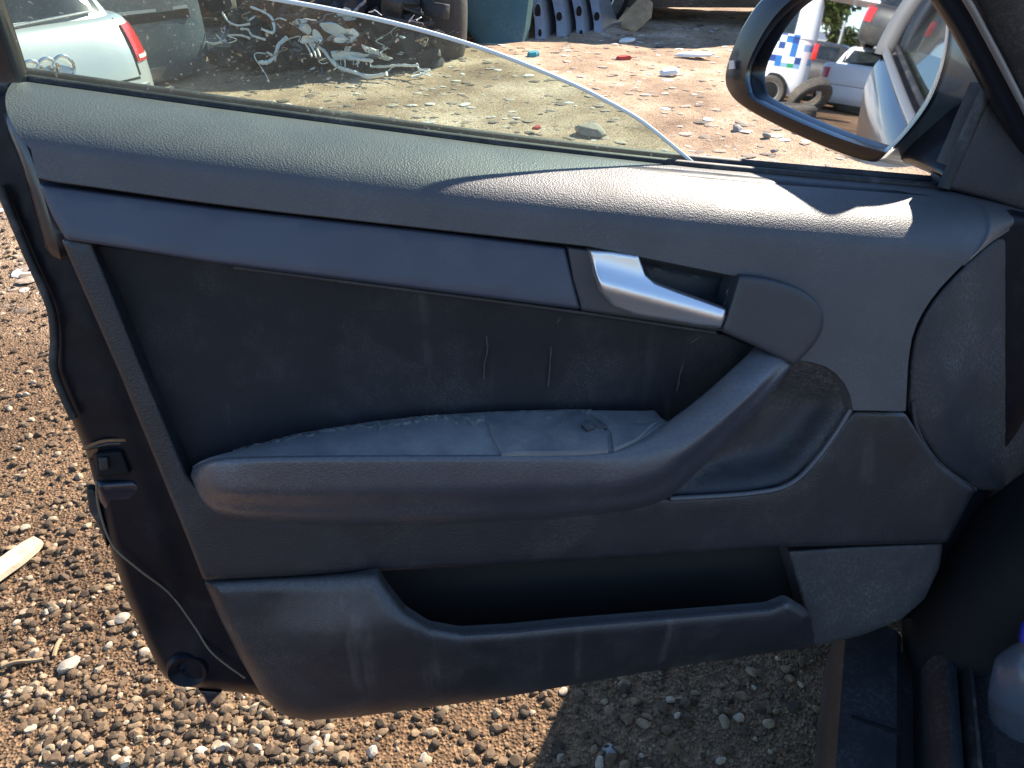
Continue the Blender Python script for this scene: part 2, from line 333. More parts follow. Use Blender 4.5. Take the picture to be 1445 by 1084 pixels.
def ground_mat():
    m = bpy.data.materials.new('dirt_and_gravel'); m.use_nodes = True; t = m.node_tree; nd, lk = t.nodes, t.links; b = nd['Principled BSDF']; b.inputs['Roughness'].default_value = .9; b.inputs['Specular IOR Level'].default_value = .25
    tc = nd.new('ShaderNodeTexCoord'); co = tc.outputs['Object']
    def noise(s, d=8):
        q = nd.new('ShaderNodeTexNoise'); q.inputs['Scale'].default_value = s; q.inputs['Detail'].default_value = d; q.inputs['Roughness'].default_value = .65; lk.new(co, q.inputs['Vector']); return q.outputs[0]
    r = nd.new('ShaderNodeValToRGB'); e = r.color_ramp.elements; e[0].position = .3; e[0].color = (.15, .095, .058, 1); e[1].position = .72; e[1].color = (.60, .48, .37, 1)
    k = e.new(.5); k.color = (.34, .245, .165, 1); lk.new(noise(1.3), r.inputs[0])
    vo = nd.new('ShaderNodeTexVoronoi'); vo.inputs['Scale'].default_value = 170; lk.new(co, vo.inputs['Vector'])
    h = nd.new('ShaderNodeSeparateColor'); lk.new(vo.outputs['Color'], h.inputs[0])
    mr = nd.new('ShaderNodeMapRange'); mr.inputs[1].default_value = .2; mr.inputs[2].default_value = 1; mr.inputs[3].default_value = .55; mr.inputs[4].default_value = 1.35; lk.new(h.outputs[0], mr.inputs[0])
    mx = nd.new('ShaderNodeMix'); mx.data_type = 'RGBA'; mx.blend_type = 'MULTIPLY'; mx.inputs[0].default_value = 1; lk.new(r.outputs[0], mx.inputs[6]); lk.new(mr.outputs[0], mx.inputs[7])
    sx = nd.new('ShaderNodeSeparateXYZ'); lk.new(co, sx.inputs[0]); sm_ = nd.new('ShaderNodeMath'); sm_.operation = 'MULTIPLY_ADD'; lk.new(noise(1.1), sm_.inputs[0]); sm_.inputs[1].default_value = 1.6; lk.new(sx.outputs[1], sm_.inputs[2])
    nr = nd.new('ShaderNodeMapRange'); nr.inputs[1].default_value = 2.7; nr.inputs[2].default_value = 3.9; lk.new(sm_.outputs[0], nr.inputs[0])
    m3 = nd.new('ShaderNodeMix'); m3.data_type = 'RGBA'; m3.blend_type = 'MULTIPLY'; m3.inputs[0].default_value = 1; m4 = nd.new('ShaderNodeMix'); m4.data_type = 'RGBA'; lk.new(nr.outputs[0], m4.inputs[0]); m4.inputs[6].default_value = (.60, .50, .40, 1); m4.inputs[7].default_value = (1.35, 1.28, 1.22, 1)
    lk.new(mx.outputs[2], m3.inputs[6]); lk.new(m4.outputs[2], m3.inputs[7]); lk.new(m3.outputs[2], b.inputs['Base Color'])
    ad = nd.new('ShaderNodeMath'); ad.operation = 'MULTIPLY_ADD'; lk.new(noise(28), ad.inputs[0]); ad.inputs[1].default_value = 1.; lk.new(vo.outputs['Distance'], ad.inputs[2])
    bp = nd.new('ShaderNodeBump'); bp.inputs['Strength'].default_value = 1.; bp.inputs['Distance'].default_value = .0045; lk.new(ad.outputs[0], bp.inputs['Height']); lk.new(bp.outputs[0], b.inputs['Normal'])
    return m
M['ground'] = ground_mat()
def island_mat(name, stops, rough=.85):
    m = bpy.data.materials.new(name); m.use_nodes = True; t = m.node_tree; nd, lk = t.nodes, t.links; b = nd['Principled BSDF']; b.inputs['Roughness'].default_value = rough
    g = nd.new('ShaderNodeNewGeometry'); r = nd.new('ShaderNodeValToRGB'); e = r.color_ramp.elements
    e[0].position, e[0].color = stops[0][0], (*stops[0][1], 1); e[1].position, e[1].color = stops[-1][0], (*stops[-1][1], 1)
    for p, c in stops[1:-1]: k = e.new(p); k.color = (*c, 1)
    lk.new(g.outputs['Random Per Island'], r.inputs[0])
    tc = nd.new('ShaderNodeTexCoord'); q = nd.new('ShaderNodeTexNoise'); q.inputs['Scale'].default_value = 60; q.inputs['Detail'].default_value = 6; lk.new(tc.outputs['Object'], q.inputs['Vector'])
    mr = nd.new('ShaderNodeMapRange'); mr.inputs[1].default_value = .3; mr.inputs[2].default_value = .7; mr.inputs[3].default_value = .6; mr.inputs[4].default_value = 1.2; lk.new(q.outputs[0], mr.inputs[0])
    mx = nd.new('ShaderNodeMix'); mx.data_type = 'RGBA'; mx.blend_type = 'MULTIPLY'; mx.inputs[0].default_value = 1; lk.new(r.outputs[0], mx.inputs[6]); lk.new(mr.outputs[0], mx.inputs[7]); lk.new(mx.outputs[2], b.inputs['Base Color'])
    return m
M['pebble'] = island_mat('pebbles', [(0, (.05, .032, .018)), (.45, (.14, .088, .047)), (.78, (.25, .165, .092)), (.93, (.36, .27, .17)), (1, (.48, .40, .30))])
M['chips'] = island_mat('scrap_chips', [(0, (.10, .075, .055)), (.4, (.30, .22, .16)), (.8, (.45, .36, .28)), (1, (.72, .69, .64))])
M['litter'] = island_mat('leaf_foliage', [(0, (.035, .06, .018)), (.5, (.08, .12, .035)), (1, (.16, .19, .06))], .6)
def van_mat():                                # printed squares on white paint
    m = mat('van_print', (.78, .78, .78), .35, coat=.4); t = m.node_tree; nd, lk = t.nodes, t.links; b = nd['Principled BSDF']
    tc = nd.new('ShaderNodeTexCoord'); sc = nd.new('ShaderNodeVectorMath'); sc.operation = 'MULTIPLY'; sc.inputs[1].default_value = (8, .001, 8); lk.new(tc.outputs['Object'], sc.inputs[0])
    fl = nd.new('ShaderNodeVectorMath'); fl.operation = 'FLOOR'; lk.new(sc.outputs[0], fl.inputs[0]); wn = nd.new('ShaderNodeTexWhiteNoise'); lk.new(fl.outputs[0], wn.inputs['Vector'])
    r = nd.new('ShaderNodeValToRGB'); r.color_ramp.interpolation = 'CONSTANT'; e = r.color_ramp.elements; e[0].color = (.02, .06, .25, 1); e[1].position = .52; e[1].color = (.78, .78, .78, 1)
    for p, c in ((.16, (.03, .16, .45)), (.30, (.02, .28, .10)), (.36, (.22, .38, .62)), (.44, (.78, .78, .78))): k = e.new(p); k.color = (*c, 1)
    lk.new(wn.outputs[0], r.inputs[0]); sp = nd.new('ShaderNodeSeparateXYZ'); lk.new(tc.outputs['Object'], sp.inputs[0])
    a = nd.new('ShaderNodeMapRange'); a.inputs[1].default_value = .78; a.inputs[2].default_value = .80; lk.new(sp.outputs[2], a.inputs[0])
    c = nd.new('ShaderNodeMapRange'); c.inputs[1].default_value = 1.42; c.inputs[2].default_value = 1.40; lk.new(sp.outputs[2], c.inputs[0])
    mu = nd.new('ShaderNodeMath'); mu.operation = 'MULTIPLY'; lk.new(a.outputs[0], mu.inputs[0]); lk.new(c.outputs[0], mu.inputs[1])
    mx = nd.new('ShaderNodeMix'); mx.data_type = 'RGBA'; lk.new(mu.outputs[0], mx.inputs[0]); mx.inputs[6].default_value = (.78, .78, .78, 1); lk.new(r.outputs[0], mx.inputs[7]); lk.new(mx.outputs[2], b.inputs['Base Color'])
    return m
M['van'] = van_mat()

# ------------------------------------------------------------------ ground
_ph = rng.uniform(0, 6.28, 26); _fr = rng.normal(0, 1, (26, 2))
def hn(x, y):                                  # small unevenness of the dirt
    h = 0.
    for k in range(26): h += .013 / (1.13 ** k) * math.sin(1.5 * 1.17 ** k * (_fr[k, 0] * x + _fr[k, 1] * y) + _ph[k])
    return h * .55
def make_ground():
    xs = np.concatenate([np.linspace(-900, -30, 12), np.linspace(-26, -4, 30), np.linspace(-3.6, 2.6, 190), np.linspace(3, 26, 40), np.linspace(30, 900, 12)])
    ys = np.concatenate([np.linspace(-900, -30, 12), np.linspace(-26, 0, 24), np.linspace(.3, 4, 150), np.linspace(4.1, 14, 130), np.linspace(15, 40, 20), np.linspace(60, 900, 10)])
    rows = []
    for y in ys:
        row = []
        for x in xs:
            h = 0.
            if abs(x) < 27 and y < 41: h = hn(x, y)
            row.append((x, y, (gz(x, y) if y < 41 else gz(x, 41)) + h))
        rows.append(row)
    o = MB().grid(rows).build('ground', M['ground'], smooth=180); tag(o, 'brown dirt yard strewn with gravel', kind='structure')
make_ground()
def ico():
    bm = bmesh.new(); bmesh.ops.create_icosphere(bm, subdivisions=1, radius=1); v = np.array([q.co[:] for q in bm.verts]); f = [[q.index for q in g.verts] for g in bm.faces]; bm.free(); return v, np.array(f)
IV, IF = ico()
def ico_b():
    bm = bmesh.new(); bmesh.ops.create_icosphere(bm, subdivisions=2, radius=1); v = np.array([q.co[:] for q in bm.verts]); f = np.array([[q.index for q in g.verts] for g in bm.faces]); bm.free(); return v, f
IV2, IF2 = ico_b()
def pebbles(name, label, spots, smin, smax, flat, m, pw=5.):
    allv = []; allf = []; off = 0
    for i, (x, y) in enumerate(spots):
        s = smin + (smax - smin) * rng.random() ** pw; big = s > smin + .14 * (smax - smin)
        if big:
            v = IV2.copy()
            for q in rng.normal(0, 1, (7, 3)):
                q = q / np.linalg.norm(q); v = v - np.outer(np.clip(v @ q - rng.uniform(.55, .9), 0, None), q)
            v = v * s
        else: v = IV * (1 + rng.uniform(-.32, .32, (len(IV), 1))) * s
        v = v * np.array([1, rng.uniform(.55, 1), flat * rng.uniform(.6, 1)])
        a = rng.uniform(0, 6.28); ca, sa = math.cos(a), math.sin(a); v = np.stack([v[:, 0] * ca - v[:, 1] * sa, v[:, 0] * sa + v[:, 1] * ca, v[:, 2] + rng.uniform(-.35, .35) * v[:, 0] * flat], 1)
        allv.append(v + np.array([x, y, gz(x, y) + hn(x, y) + s * flat * .25])); allf.append((IF2 if big else IF) + off); off += len(v)
    v = np.concatenate(allv); f = np.concatenate(allf)
    me = bpy.data.meshes.new(name); me.from_pydata(v.tolist(), [], f.tolist()); me.materials.append(m); o = link(bpy.data.objects.new(name, me)); return tag(o, label, 'gravel', kind='stuff')
sp = []
for _ in range(22000):                         # thick along the strip beside the door, thinner around it
    y = .75 + 2.9 * rng.random() ** 1.5; sp.append((-y * rng.uniform(.36, 1.05), y) if rng.random() < .6 else (rng.uniform(-3.2, .2), y))
sp += [(rng.uniform(-.6, 1.1), rng.uniform(.7, 1.6)) for _ in range(8000)]
pebbles('gravel', 'small brown and pale stones covering the ground by the door', sp, .0020, .0135, .75, M['pebble'], 4.6)
sp = [(rng.uniform(-6, 6), 2.4 + 8 * rng.random() ** 1.2) for _ in range(15000)]
pebbles('scrap_litter', 'pale chips and shards littering the ground beyond the door', sp, .005, .055, .16, M['chips'], 3.6)

# ------------------------------------------------------------------ the car the door belongs to
def Z(x, y, z): r = ray(x, y); return C0 + r * ((z - CAM_H) / r[2])
pa, pb = Z(1186, 910, .30), Z(1172, 1084, .30); ax = (pa - pb); ax[2] = 0; ax /= np.linalg.norm(ax); ac = np.array([ax[1], -ax[0], 0.])
RC_ = Matrix(((ac[0], ax[0], 0), (ac[1], ax[1], 0), (0, 0, 1)))
car = thing('car', 'dark car with its door wide open, grey door trim and silver release handle', 'car', (pa[0], pa[1], 0), RC_)
SH = [(-40, 225), (0, 285), (36, 368), (66, 436), (73, 478), (73, 525), (100, 590), (124, 645), (140, 705), (152, 762), (176, 838), (205, 905), (226, 948), (246, 967), (300, 974), (350, 979), (430, 990), (700, 950), (1100, 890), (1290, 860), (1400, 700), (1475, 560), (1475, 305), (1340, 274), (700, 214), (22, 124), (-45, 112)]
door = panel('door', SH, -.040, M['blackpaint'], car, wf=lambda x, y: -.012 * math.exp(-((x - 235) / 38.) ** 2 - ((y - 880) / 50.) ** 2) + .006 * math.exp(-((x - (105 + .32 * (y - 400))) / 14.) ** 2), er=16, drop=.03, res=16, skirt=.06)
door['label'] = 'open door with grey plastic trim, seen from inside'
# ---- the open door: trim, armrest, handle, glass, mirror
YT = [(-60, 101), (22, 113), (300, 152), (700, 205), (985, 237), (1340, 268), (1480, 302)]
YB = [(22, 250), (50, 256), (400, 299), (830, 347), (1040, 390), (1062, 402), (1090, 470), (1125, 508), (1145, 511), (1165, 517), (1180, 527), (1192, 541), (1200, 558), (1204, 579), (1278, 580),
      (1281, 520), (1283, 498), (1287, 477), (1293, 459), (1302, 441), (1313, 424), (1327, 406), (1345, 387), (1364, 368), (1384, 350), (1400, 337), (1425, 321), (1450, 307), (1480, 304)]
def upper_trim():
    rows = []
    xs = sorted(set(list(np.arange(22, 1480, 9.)) + list(np.arange(1040, 1120, 3.)) + list(np.arange(1278, 1420, 3.)) + [1125, 1145, 1165, 1172, 1180, 1186, 1192, 1196, 1200, 1204, 1278, 1281, 1286, 1294, 1302]))
    for x in xs:
        yt = ip(YT, x); yb = max(ip(YB, x), yt + 6); xb = x + 30 * (1 - ss(22, 320, x)); ye = min(yb, yt + 98)
        k = min(1., (ye - yt) / 90.)
        fx_ = lambda y: x + (xb - x) * (y - yt) / (yb - yt)
        T = D(x, yt, -.075); E_ = D(fx_(ye), ye, -.075 + .097 * k); d = E_ - T; dn = d.dot(N); rest = d - N * dn
        col = [T - N * .015 - V * .02, T - N * .004 - V * .003]
        f0 = R(24); 
        for i in range(15):
            a = f0 + (math.pi / 2 - f0) * i / 14
            col.append(T + N * dn * (math.sin(a) - math.sin(f0)) / (1 - math.sin(f0)) + rest * (math.cos(f0) - math.cos(a)) / math.cos(f0))
        for i in range(1, 7):
            y = ye + (yb - ye) * i / 6
            col.append(D(fx_(y), y, -.075 + .097 * k) if yb > ye + 1 else E_ - V * .0006 * i)
        L = np.array(col[-1]); col += [L - N * .003 - V * .0015, L - N * .03 - V * .002]
        if not rows: rows.append([p - N * .03 for p in col])
        rows.append(col)
    return MB().grid(rows).build('upper_trim', M['pad'], door, smooth=60)
upper_trim()
def strip(path, wv, rad, name, m, parent, flat=1., n=10, dens=6):
    return MB().tube([D(p[0], p[1], wv if len(p) < 3 else p[2]) for p in cr(path, dens)], rad, n, flat).build(name, m, parent)
# belt seals and window glass
strip([(x, y - 3) for x, y in YT[:-1]], -.080, .0045, 'inner_belt_seal', M['rubber'], door)
strip([(x, y - 11) for x, y in YT[:-1]], -.100, .0055, 'outer_belt_seal', M['rubber'], door)
strip([(x, y - 3) for x, y in YT[:-1]], -.122, .009, 'outer_belt_trim', M['frame'], door)
GE = [(985, 237), (945, 203), (900, 168), (850, 140), (800, 116), (700, 76), (600, 45), (500, 21), (400, 2), (300, -14), (150, -34), (0, -50), (-90, -58)]
ge = cr(GE, 5); base = [(x, ip(YT, x) + 4) for x in np.linspace(-90, 985, 40)]
gw = lambda x, y: -.091 + .00036 * (ip(YT, x) - y)           # the glass leans in towards the roof
g0 = [D(p[0], p[1], gw(p[0], p[1])) for p in ge]; g1 = [D(p[0], p[1], -.091) for p in [(x, ip(YT, x) + 4) for x in [q[0] for q in ge]]]
rows = [[a + (b - a) * k / 6 for k in range(7)] for a, b in zip(g0, g1)]
win = MB().grid(rows).build('window_glass', M['glass'], door)
MB().tube([p + V * .0005 for p in g0], .0020, 8).build('polished_edge', M['edge'], door)
# decor strip, insert and the moulded panels
panel('decor_strip', [(54, 259), (300, 292), (600, 325), (798, 349), (806, 385), (819, 437), (600, 409), (300, 371), (93, 338), (74, 305)], .014, M['decor'], door, wf=lambda x, y: .007 * min(max((y - (253 + (x - 54) * .121)) / 90, 0), 1), er=5, drop=.006, step=8)
INS = [(131, 343), (400, 380), (820, 441), (960, 462), (1020, 470), (1075, 492), (1090, 510), (1000, 600), (945, 660), (900, 700), (300, 700), (266, 672), (200, 515)]
panel('fabric_insert', INS, -.002, M['insert'], door, wf=lambda x, y: -.012 * ss(0, 120, y - (320 + (x - 131) * .14)) , er=5, drop=.006, res=22)
panel('rear_and_lower_trim', [(86, 337), (131, 343), (200, 515), (266, 672), (282, 690), (320, 704), (860, 700), (945, 703), (1050, 697), (1112, 684), (1155, 645), (1190, 595), (1204, 580), (1277, 582), (1296, 612), (1325, 655), (1376, 692), (1336, 766), (1110, 772), (800, 792), (540, 806), (287, 819), (268, 770), (248, 720), (170, 530)],
      .012, M['trim'], door, wf=lambda x, y: -.004 * ss(1150, 1300, x), er=7, drop=.007, res=20)
for P_ in ([(694, 428), (690, 452), (686, 470), (688, 492), (684, 512), (683, 534)], [(598, 414), (595, 428), (594, 436)], [(790, 448), (782, 470), (777, 500), (774, 545)], [(1002, 470), (985, 476), (970, 488), (958, 498)], [(972, 490), (962, 520), (955, 552)]):
    pts = [D(p[0] + rng.uniform(-.5, .5), p[1], -.0115 if p[1] > 440 + (p[0] - 690) * .16 else -.006) for p in cr(P_, 5)]
    MB().tube(pts, [.0009 + .0013 * rng.random() for _ in pts], 6, .6).build('drip_mark', M['drip'], door)
strip([(330, 377), (600, 412), (820, 441), (960, 462), (1010, 469)], .0, .0022, 'dusty_ledge', M['recess'], door)
# map pocket: bulging front with rim, dark liner behind
LP = [(287, 819), (400, 813), (533, 807), (546, 828), (572, 862), (606, 884), (650, 892), (720, 888), (800, 880), (1000, 864), (1085, 857), (1112, 846), (1144, 866), (1150, 912), (960, 940), (700, 986), (500, 1012), (432, 1017), (396, 1008), (370, 982), (340, 932), (310, 872)]
panel('map_pocket', LP, .012, M['trim'], door, wf=lambda x, y: .050 * ss(400, 660, x + .7 * (y - 807)) - .045 * ss(880, 1060, y + (x - 430) * .10), er=21, drop=.019, res=11, skirt=.010)
panel('pocket_liner', [(525, 800), (800, 785), (1120, 768), (1150, 800), (1150, 905), (700, 970), (560, 960), (480, 880)], -.03, M['pocket'], door, er=6, drop=.0, res=40, skirt=0)
panel('front_lower_panel', [(1112, 777), (1200, 771), (1330, 766), (1326, 800), (1305, 845), (1272, 874), (1215, 897), (1148, 912), (1135, 860)], .004, M['recess'], door, wf=lambda x, y: -.006 * ss(1150, 1320, x), er=6, drop=.005)
# pull pocket behind the grab handle with its pale rim
PP = [(1070, 492), (1125, 506), (1165, 516), (1192, 540), (1203, 563), (1190, 592), (1152, 646), (1112, 682), (1055, 695), (940, 702), (950, 650), (1000, 590)]
_pp = soften(PP, 10)
panel('pull_pocket', PP, .006, M['recess'], door, wf=lambda x, y: -.034 * ss(0, 60, float(dist_poly([(x, y)], _pp)[0])), er=4, drop=.0, res=11, skirt=.01)
strip([(1128, 505), (1165, 514), (1193, 540), (1204, 564), (1191, 593), (1153, 647), (1113, 684), (1055, 697), (945, 704)], .013, .0032, 'pocket_rim', M['arm'], door, dens=10)
# armrest: dusty top, swept front that turns up into the grab handle
YBK = [(268, 668), (285, 656), (310, 645), (350, 632), (420, 613), (520, 597), (600, 588), (700, 582), (800, 579), (925, 580), (945, 604)]
ST = [((271, 664, .004), (269, 668, .008), (272, 676, .004)), ((284, 657, .028), (280, 674, .040), (290, 714, .010)), ((310, 651, .050), (308, 677, .066), (318, 734, .010)),
      ((370, 648, .064), (370, 677, .080), (372, 743, .010)), ((500, 646, .068), (500, 675, .086), (500, 749, .010)), ((700, 645, .068), (700, 673, .087), (700, 744, .010)),
      ((840, 643, .068), (845, 670, .089), (855, 730, .012)), ((893, 630, .064), (908, 660, .092), (935, 712, .016)), ((935, 605, .058), (953, 634, .094), (988, 668, .032)),
      ((985, 569, .052), (1003, 594, .090), (1037, 618, .046)), ((1030, 530, .046), (1052, 550, .080), (1083, 566, .046)), ((1064, 498, .024), (1090, 509, .044), (1119, 520, .024)), ((1076, 480, -.01), (1099, 492, .012), (1126, 504, -.01))]
dense = cr([np.array(s).ravel() for s in ST], 10); rows = []
for s in dense:
    T, Rg, B = s[0:3], s[3:6], s[6:9]; hb = np.array([(T[0] + B[0]) / 2, (T[1] + B[1]) / 2, min(T[2], B[2]) - .014])
    a = D(*T); b = D(*Rg); c = D(*B); k = D(*hb)
    b = b + (c - b) * .26 + N * .003; dn_ = (b - a).dot(N); rs_ = (b - a) - N * dn_; low = b + (c - b) * .5 + N * np.linalg.norm(c - b) * .12
    roll = [a + N * dn_ * math.sin(q) + rs_ * (1 - math.cos(q)) for q in (R(30), R(52), R(72))]
    rows.append(bsp([k, a - N * .014, a + V * .001] + roll + [b, b + (c - b) * .3 + N * .001, low, c + (c - low) * .12], 5))
MB().grid(rows, True, True).build('grab_handle', M['arm'], door, smooth=80)
top = []
for x in np.linspace(272, 944, 60):
    f = np.array([s[0:3] for s in dense]); T = np.array([np.interp(x, f[:, 0], f[:, k]) for k in range(3)])
    a = D(x, ip(YBK, x), .0); b = D(*T) - N * .004 - V * .0005
    top.append([a - V * .02, a] + [a + (b - a) * k / 6 + V * .004 * math.sin(math.pi * k / 6) for k in range(1, 6)] + [b])
armtop = MB().grid(top).build('armrest_top', M['armtop'], door, smooth=60)
def atop(x, k):                                                  # a point of the armrest's top, k = 0 at the wall and 1 at the front edge
    f = np.array([s[0:3] for s in dense]); T = np.array([np.interp(x, f[:, 0], f[:, q]) for q in range(3)]); a = D(x, ip(YBK, x), 0.); b = D(*T); return a + (b - a) * k + V * .004 * math.sin(math.pi * k)
def topplate(name, q, h, m, parent):
    P = []
    for i in range(len(q)):
        (x0, k0), (x1, k1) = q[i], q[(i + 1) % len(q)]
        for t in np.linspace(0, 1, 6)[:-1]: P.append(atop(x0 + (x1 - x0) * t, k0 + (k1 - k0) * t))
    c = sum(P) / len(P); n = len(P); v = [p - V * .004 for p in P] + [p + V * h for p in P] + [c + (p - c) * .95 + V * (h + .0012) for p in P] + [c + V * (h + .0012)]
    f = [(i, (i + 1) % n, (i + 1) % n + n, i + n) for i in range(n)] + [(i + n, (i + 1) % n + n, (i + 1) % n + 2 * n, i + 2 * n) for i in range(n)] + [(i + 2 * n, (i + 1) % n + 2 * n, 3 * n) for i in range(n)]
    return mk(name, v, f, m, parent, flip=None, smooth=30)
for q in range(2):                                               # flaking crust along the back edge of the armrest
    rows = []
    for x in np.linspace(330 + 200 * q, 620 + 215 * q, 60):
        kk = .06 + .20 * rng.random() + .10 * math.sin(x * .05)
        rows.append([atop(x, .0) + V * .001] + [atop(x, kk * j / 4) + V * (.0008 + .0019 * rng.random() ** 2) for j in range(1, 5)] + [atop(x, kk + .05) - V * .001])
    MB().grid(rows).build('dust_crust', M['crust'], door, smooth=30)
topplate('switch_panel', [(683, .08), (820, .06), (856, .62), (858, .96), (708, .97), (694, .6)], .0016, M['switch'], door)
topplate('switch_cover', [(832, .10), (924, .05), (940, .6), (900, .92), (866, .95), (862, .60)], .0010, M['switch'], door)
topplate('switch_hole', [(824, .36), (838, .34), (856, .52), (846, .57)], .0020, M['trim'], door)
topplate('window_switch', [(820, .50), (833, .47), (840, .57), (828, .62)], .0042, M['trim'], door)
# inner release handle
BZ = [(800, 348), (900, 361), (1043, 388), (1030, 430), (1018, 468), (960, 459), (820, 438), (808, 395)]
RC = [(890, 355), (1037, 383), (1018, 444), (960, 436), (905, 412)]; _rc = soften(RC, 8)
panel('handle_bezel', BZ, .017, M['cap_trim'], door, wf=lambda x, y: (-.036 * ss(0, 16, float(dist_poly([(x, y)], _rc)[0])) if inside([(x, y)], _rc)[0] else 0.), er=4, drop=.004, res=5, step=6)
HD = [(832, 354), (862, 356), (900, 362), (904, 372), (910, 392), (925, 404), (955, 416), (1024, 438), (1022, 448), (1017, 461), (985, 457), (900, 441), (868, 430), (852, 412), (842, 388)]
HD = [(831, 353), (862, 355), (901, 361), (905, 372), (911, 388), (924, 399), (955, 411), (1025, 436), (1023, 448), (1017, 463), (985, 460), (900, 445), (866, 433), (850, 414), (841, 388)]
panel('release_handle', HD, .026, M['handle'], door, wf=lambda x, y: .008 * math.exp(-((y - (408 + (x - 870) * .27)) / 20.) ** 2), er=4, drop=.004, res=4, step=4, it=1, skirt=.012)
panel('handle_cap', [(1042, 388), (1064, 390), (1084, 393), (1103, 398), (1121, 404), (1137, 412), (1150, 423), (1159, 436), (1163, 451), (1160, 468), (1151, 484), (1121, 517), (1084, 498), (1066, 489), (1017, 468), (1030, 430)], .031, M['cap_trim'], door, wf=lambda x, y: .004 * math.sin(math.pi * min(max((x - 1017) / 145, 0), 1)), er=6, drop=.006, res=8, step=10, it=3)
# dark shell in front of the trim, by the hinges
panel('front_shell', [(1285, 500), (1289, 478), (1295, 461), (1304, 443), (1315, 426), (1329, 408), (1347, 389), (1366, 370), (1386, 352), (1402, 339), (1427, 323), (1470, 306), (1475, 700), (1376, 690), (1327, 655), (1297, 612), (1280, 578), (1283, 520)], -.012, M['recess'], door, wf=lambda x, y: -.03 * ss(1300, 1440, x) + .010 * math.exp(-((x - 1330) / 26.) ** 2 - ((y - 560) / 60.) ** 2), er=10, drop=.006, res=12)
strip([(1287, 566, -.002), (1296, 612, .002), (1325, 655, .0), (1376, 692, -.01)], 0, .0028, 'shell_lip', M['trim'], door)
# painted steel shell: rear shut face, latch, plug and wiring
SHL = [(112, -45), (225, -40), (285, 0), (368, 36), (436, 66), (478, 73), (525, 73), (590, 100), (645, 124), (705, 140), (762, 152), (838, 176), (905, 205), (948, 226), (967, 246)]
rows = []
for t in np.linspace(0, 1, 40):
    yl = 110 + 855 * t; xl = ip(SHL, yl) + 3; wv = ip([(0, -.106), (.02, -.122), (.06, -.140), (.14, -.153), (.3, -.160), (.5, -.158), (.75, -.150), (.92, -.130), (1, -.075)], t)
    rows.append([D(xl + (1470 - xl) * q, yl + (306 + 550 * t - yl) * q, wv - .010 * math.sin(math.pi * q)) for q in np.linspace(0, 1, 40)])
MB().grid(rows).build('outer_skin', M['navypaint'], door, smooth=60)
panel('latch_recess', [(120, 634), (150, 623), (178, 622), (192, 645), (207, 690), (196, 694), (150, 690), (133, 682), (126, 655)], -.036, M['gloss'], door, wf=lambda x, y: -.012 * ss(0, 22, y - 628) * ss(205, 180, x - .3 * (y - 640)), er=4, drop=.003, res=6, step=5)
latch = panel('latch', [(134, 640), (172, 636), (184, 668), (138, 674)], -.030, M['dark'], door, er=4, drop=.003, res=8, step=5)
panel('latch_slot', [(139, 646), (152, 645), (154, 662), (141, 664)], -.026, M['rubber'], door, er=2, drop=.002, res=6, step=4)
strip([(117, 634), (132, 627), (150, 622), (178, 621)], -.035, .0018, 'rusty_lip', M['rust'], door)
panel('strike_ledge', [(134, 680), (190, 676), (205, 692), (198, 706), (150, 722), (140, 708)], -.034, M['navypaint'], door, wf=lambda x, y: -.010 * ss(685, 722, y), er=8, drop=.008, res=6, step=6)
_p = D(268, 934, -.052)
MB().lathe([(.003, -.004), (.006, .0), (.010, -.004), (.016, .001), (.0205, .0035), (.023, .0), (.024, -.008)], _p + N * .015, N, 28).build('drain_plug', M['blackpaint'], door)
strip([(136, 678, -.026), (139, 715, -.030), (158, 768, -.034), (195, 803, -.034), (240, 838, -.042), (275, 885, -.042), (300, 922, -.034), (346, 957, -.03)], 0, .0012, 'wire', M['wire'], door, n=8)
strip([(0, 262, -.034), (36, 352, -.034), (70, 430, -.034), (77, 478, -.034), (77, 525, -.034), (104, 590, -.034)], 0, .004, 'rear_seal', M['rubber'], door)
panel('torn_seal', [(121, 688), (134, 690), (150, 748), (152, 775), (139, 742), (126, 722)], -.052, M['rubber'], door, er=3, drop=.004, res=6, step=5, skirt=.008)
panel('torn_flap', [(278, 973), (314, 976), (304, 986), (293, 998), (288, 985)], -.055, M['navypaint'], door, er=3, drop=.004, res=6, step=5, skirt=.006)
# window frame
strip([(24, 160, -.055), (34, 185, -.045), (56, 240, -.036), (82, 330, -.032), (86, 345, -.034)], 0, [.012] * 7 + [.016] * 18 if False else .013, 'frame_seal', M['gloss'], door, flat=1.3)
strip([(18, 168, -.07), (4, 112, -.078), (-40, -20, -.055), (-100, -200, -.005), (-130, -400, .05), (60, -505, .09), (500, -535, .10), (900, -465, .09), (1150, -300, .07), (1240, -180, .045), (1345, -20, .0), (1385, 50, -.025), (1425, 130, -.05), (1480, 240, -.075)], 0, .021, 'window_frame', M['steel'] if False else M['gloss'], door, n=14)
strip([(-24, 122, -.12), (-32, 92, -.116), (-70, -20, -.09), (-128, -200, -.04), (-155, -400, .015)], 0, .024, 'rear_frame_cover', M['frame'], door, n=12)
strip([(1240, -190, .07), (1352, -20, .025), (1392, 50, .0), (1434, 130, -.025), (1490, 240, -.05)], 0, .0035, 'frame_weatherstrip', M['steel'], door)
panel('sail_panel', [(1332, 266), (1363, 196), (1398, 114), (1440, 190), (1480, 255), (1480, 310), (1400, 284)], -.062, M['gloss'] if False else M['trim'], door, wf=lambda x, y: .0, er=6, drop=.008, res=14)
strip([(1331, 266), (1362, 196), (1398, 112)], -.066, .007, 'sail_seal', M['rubber'], door)

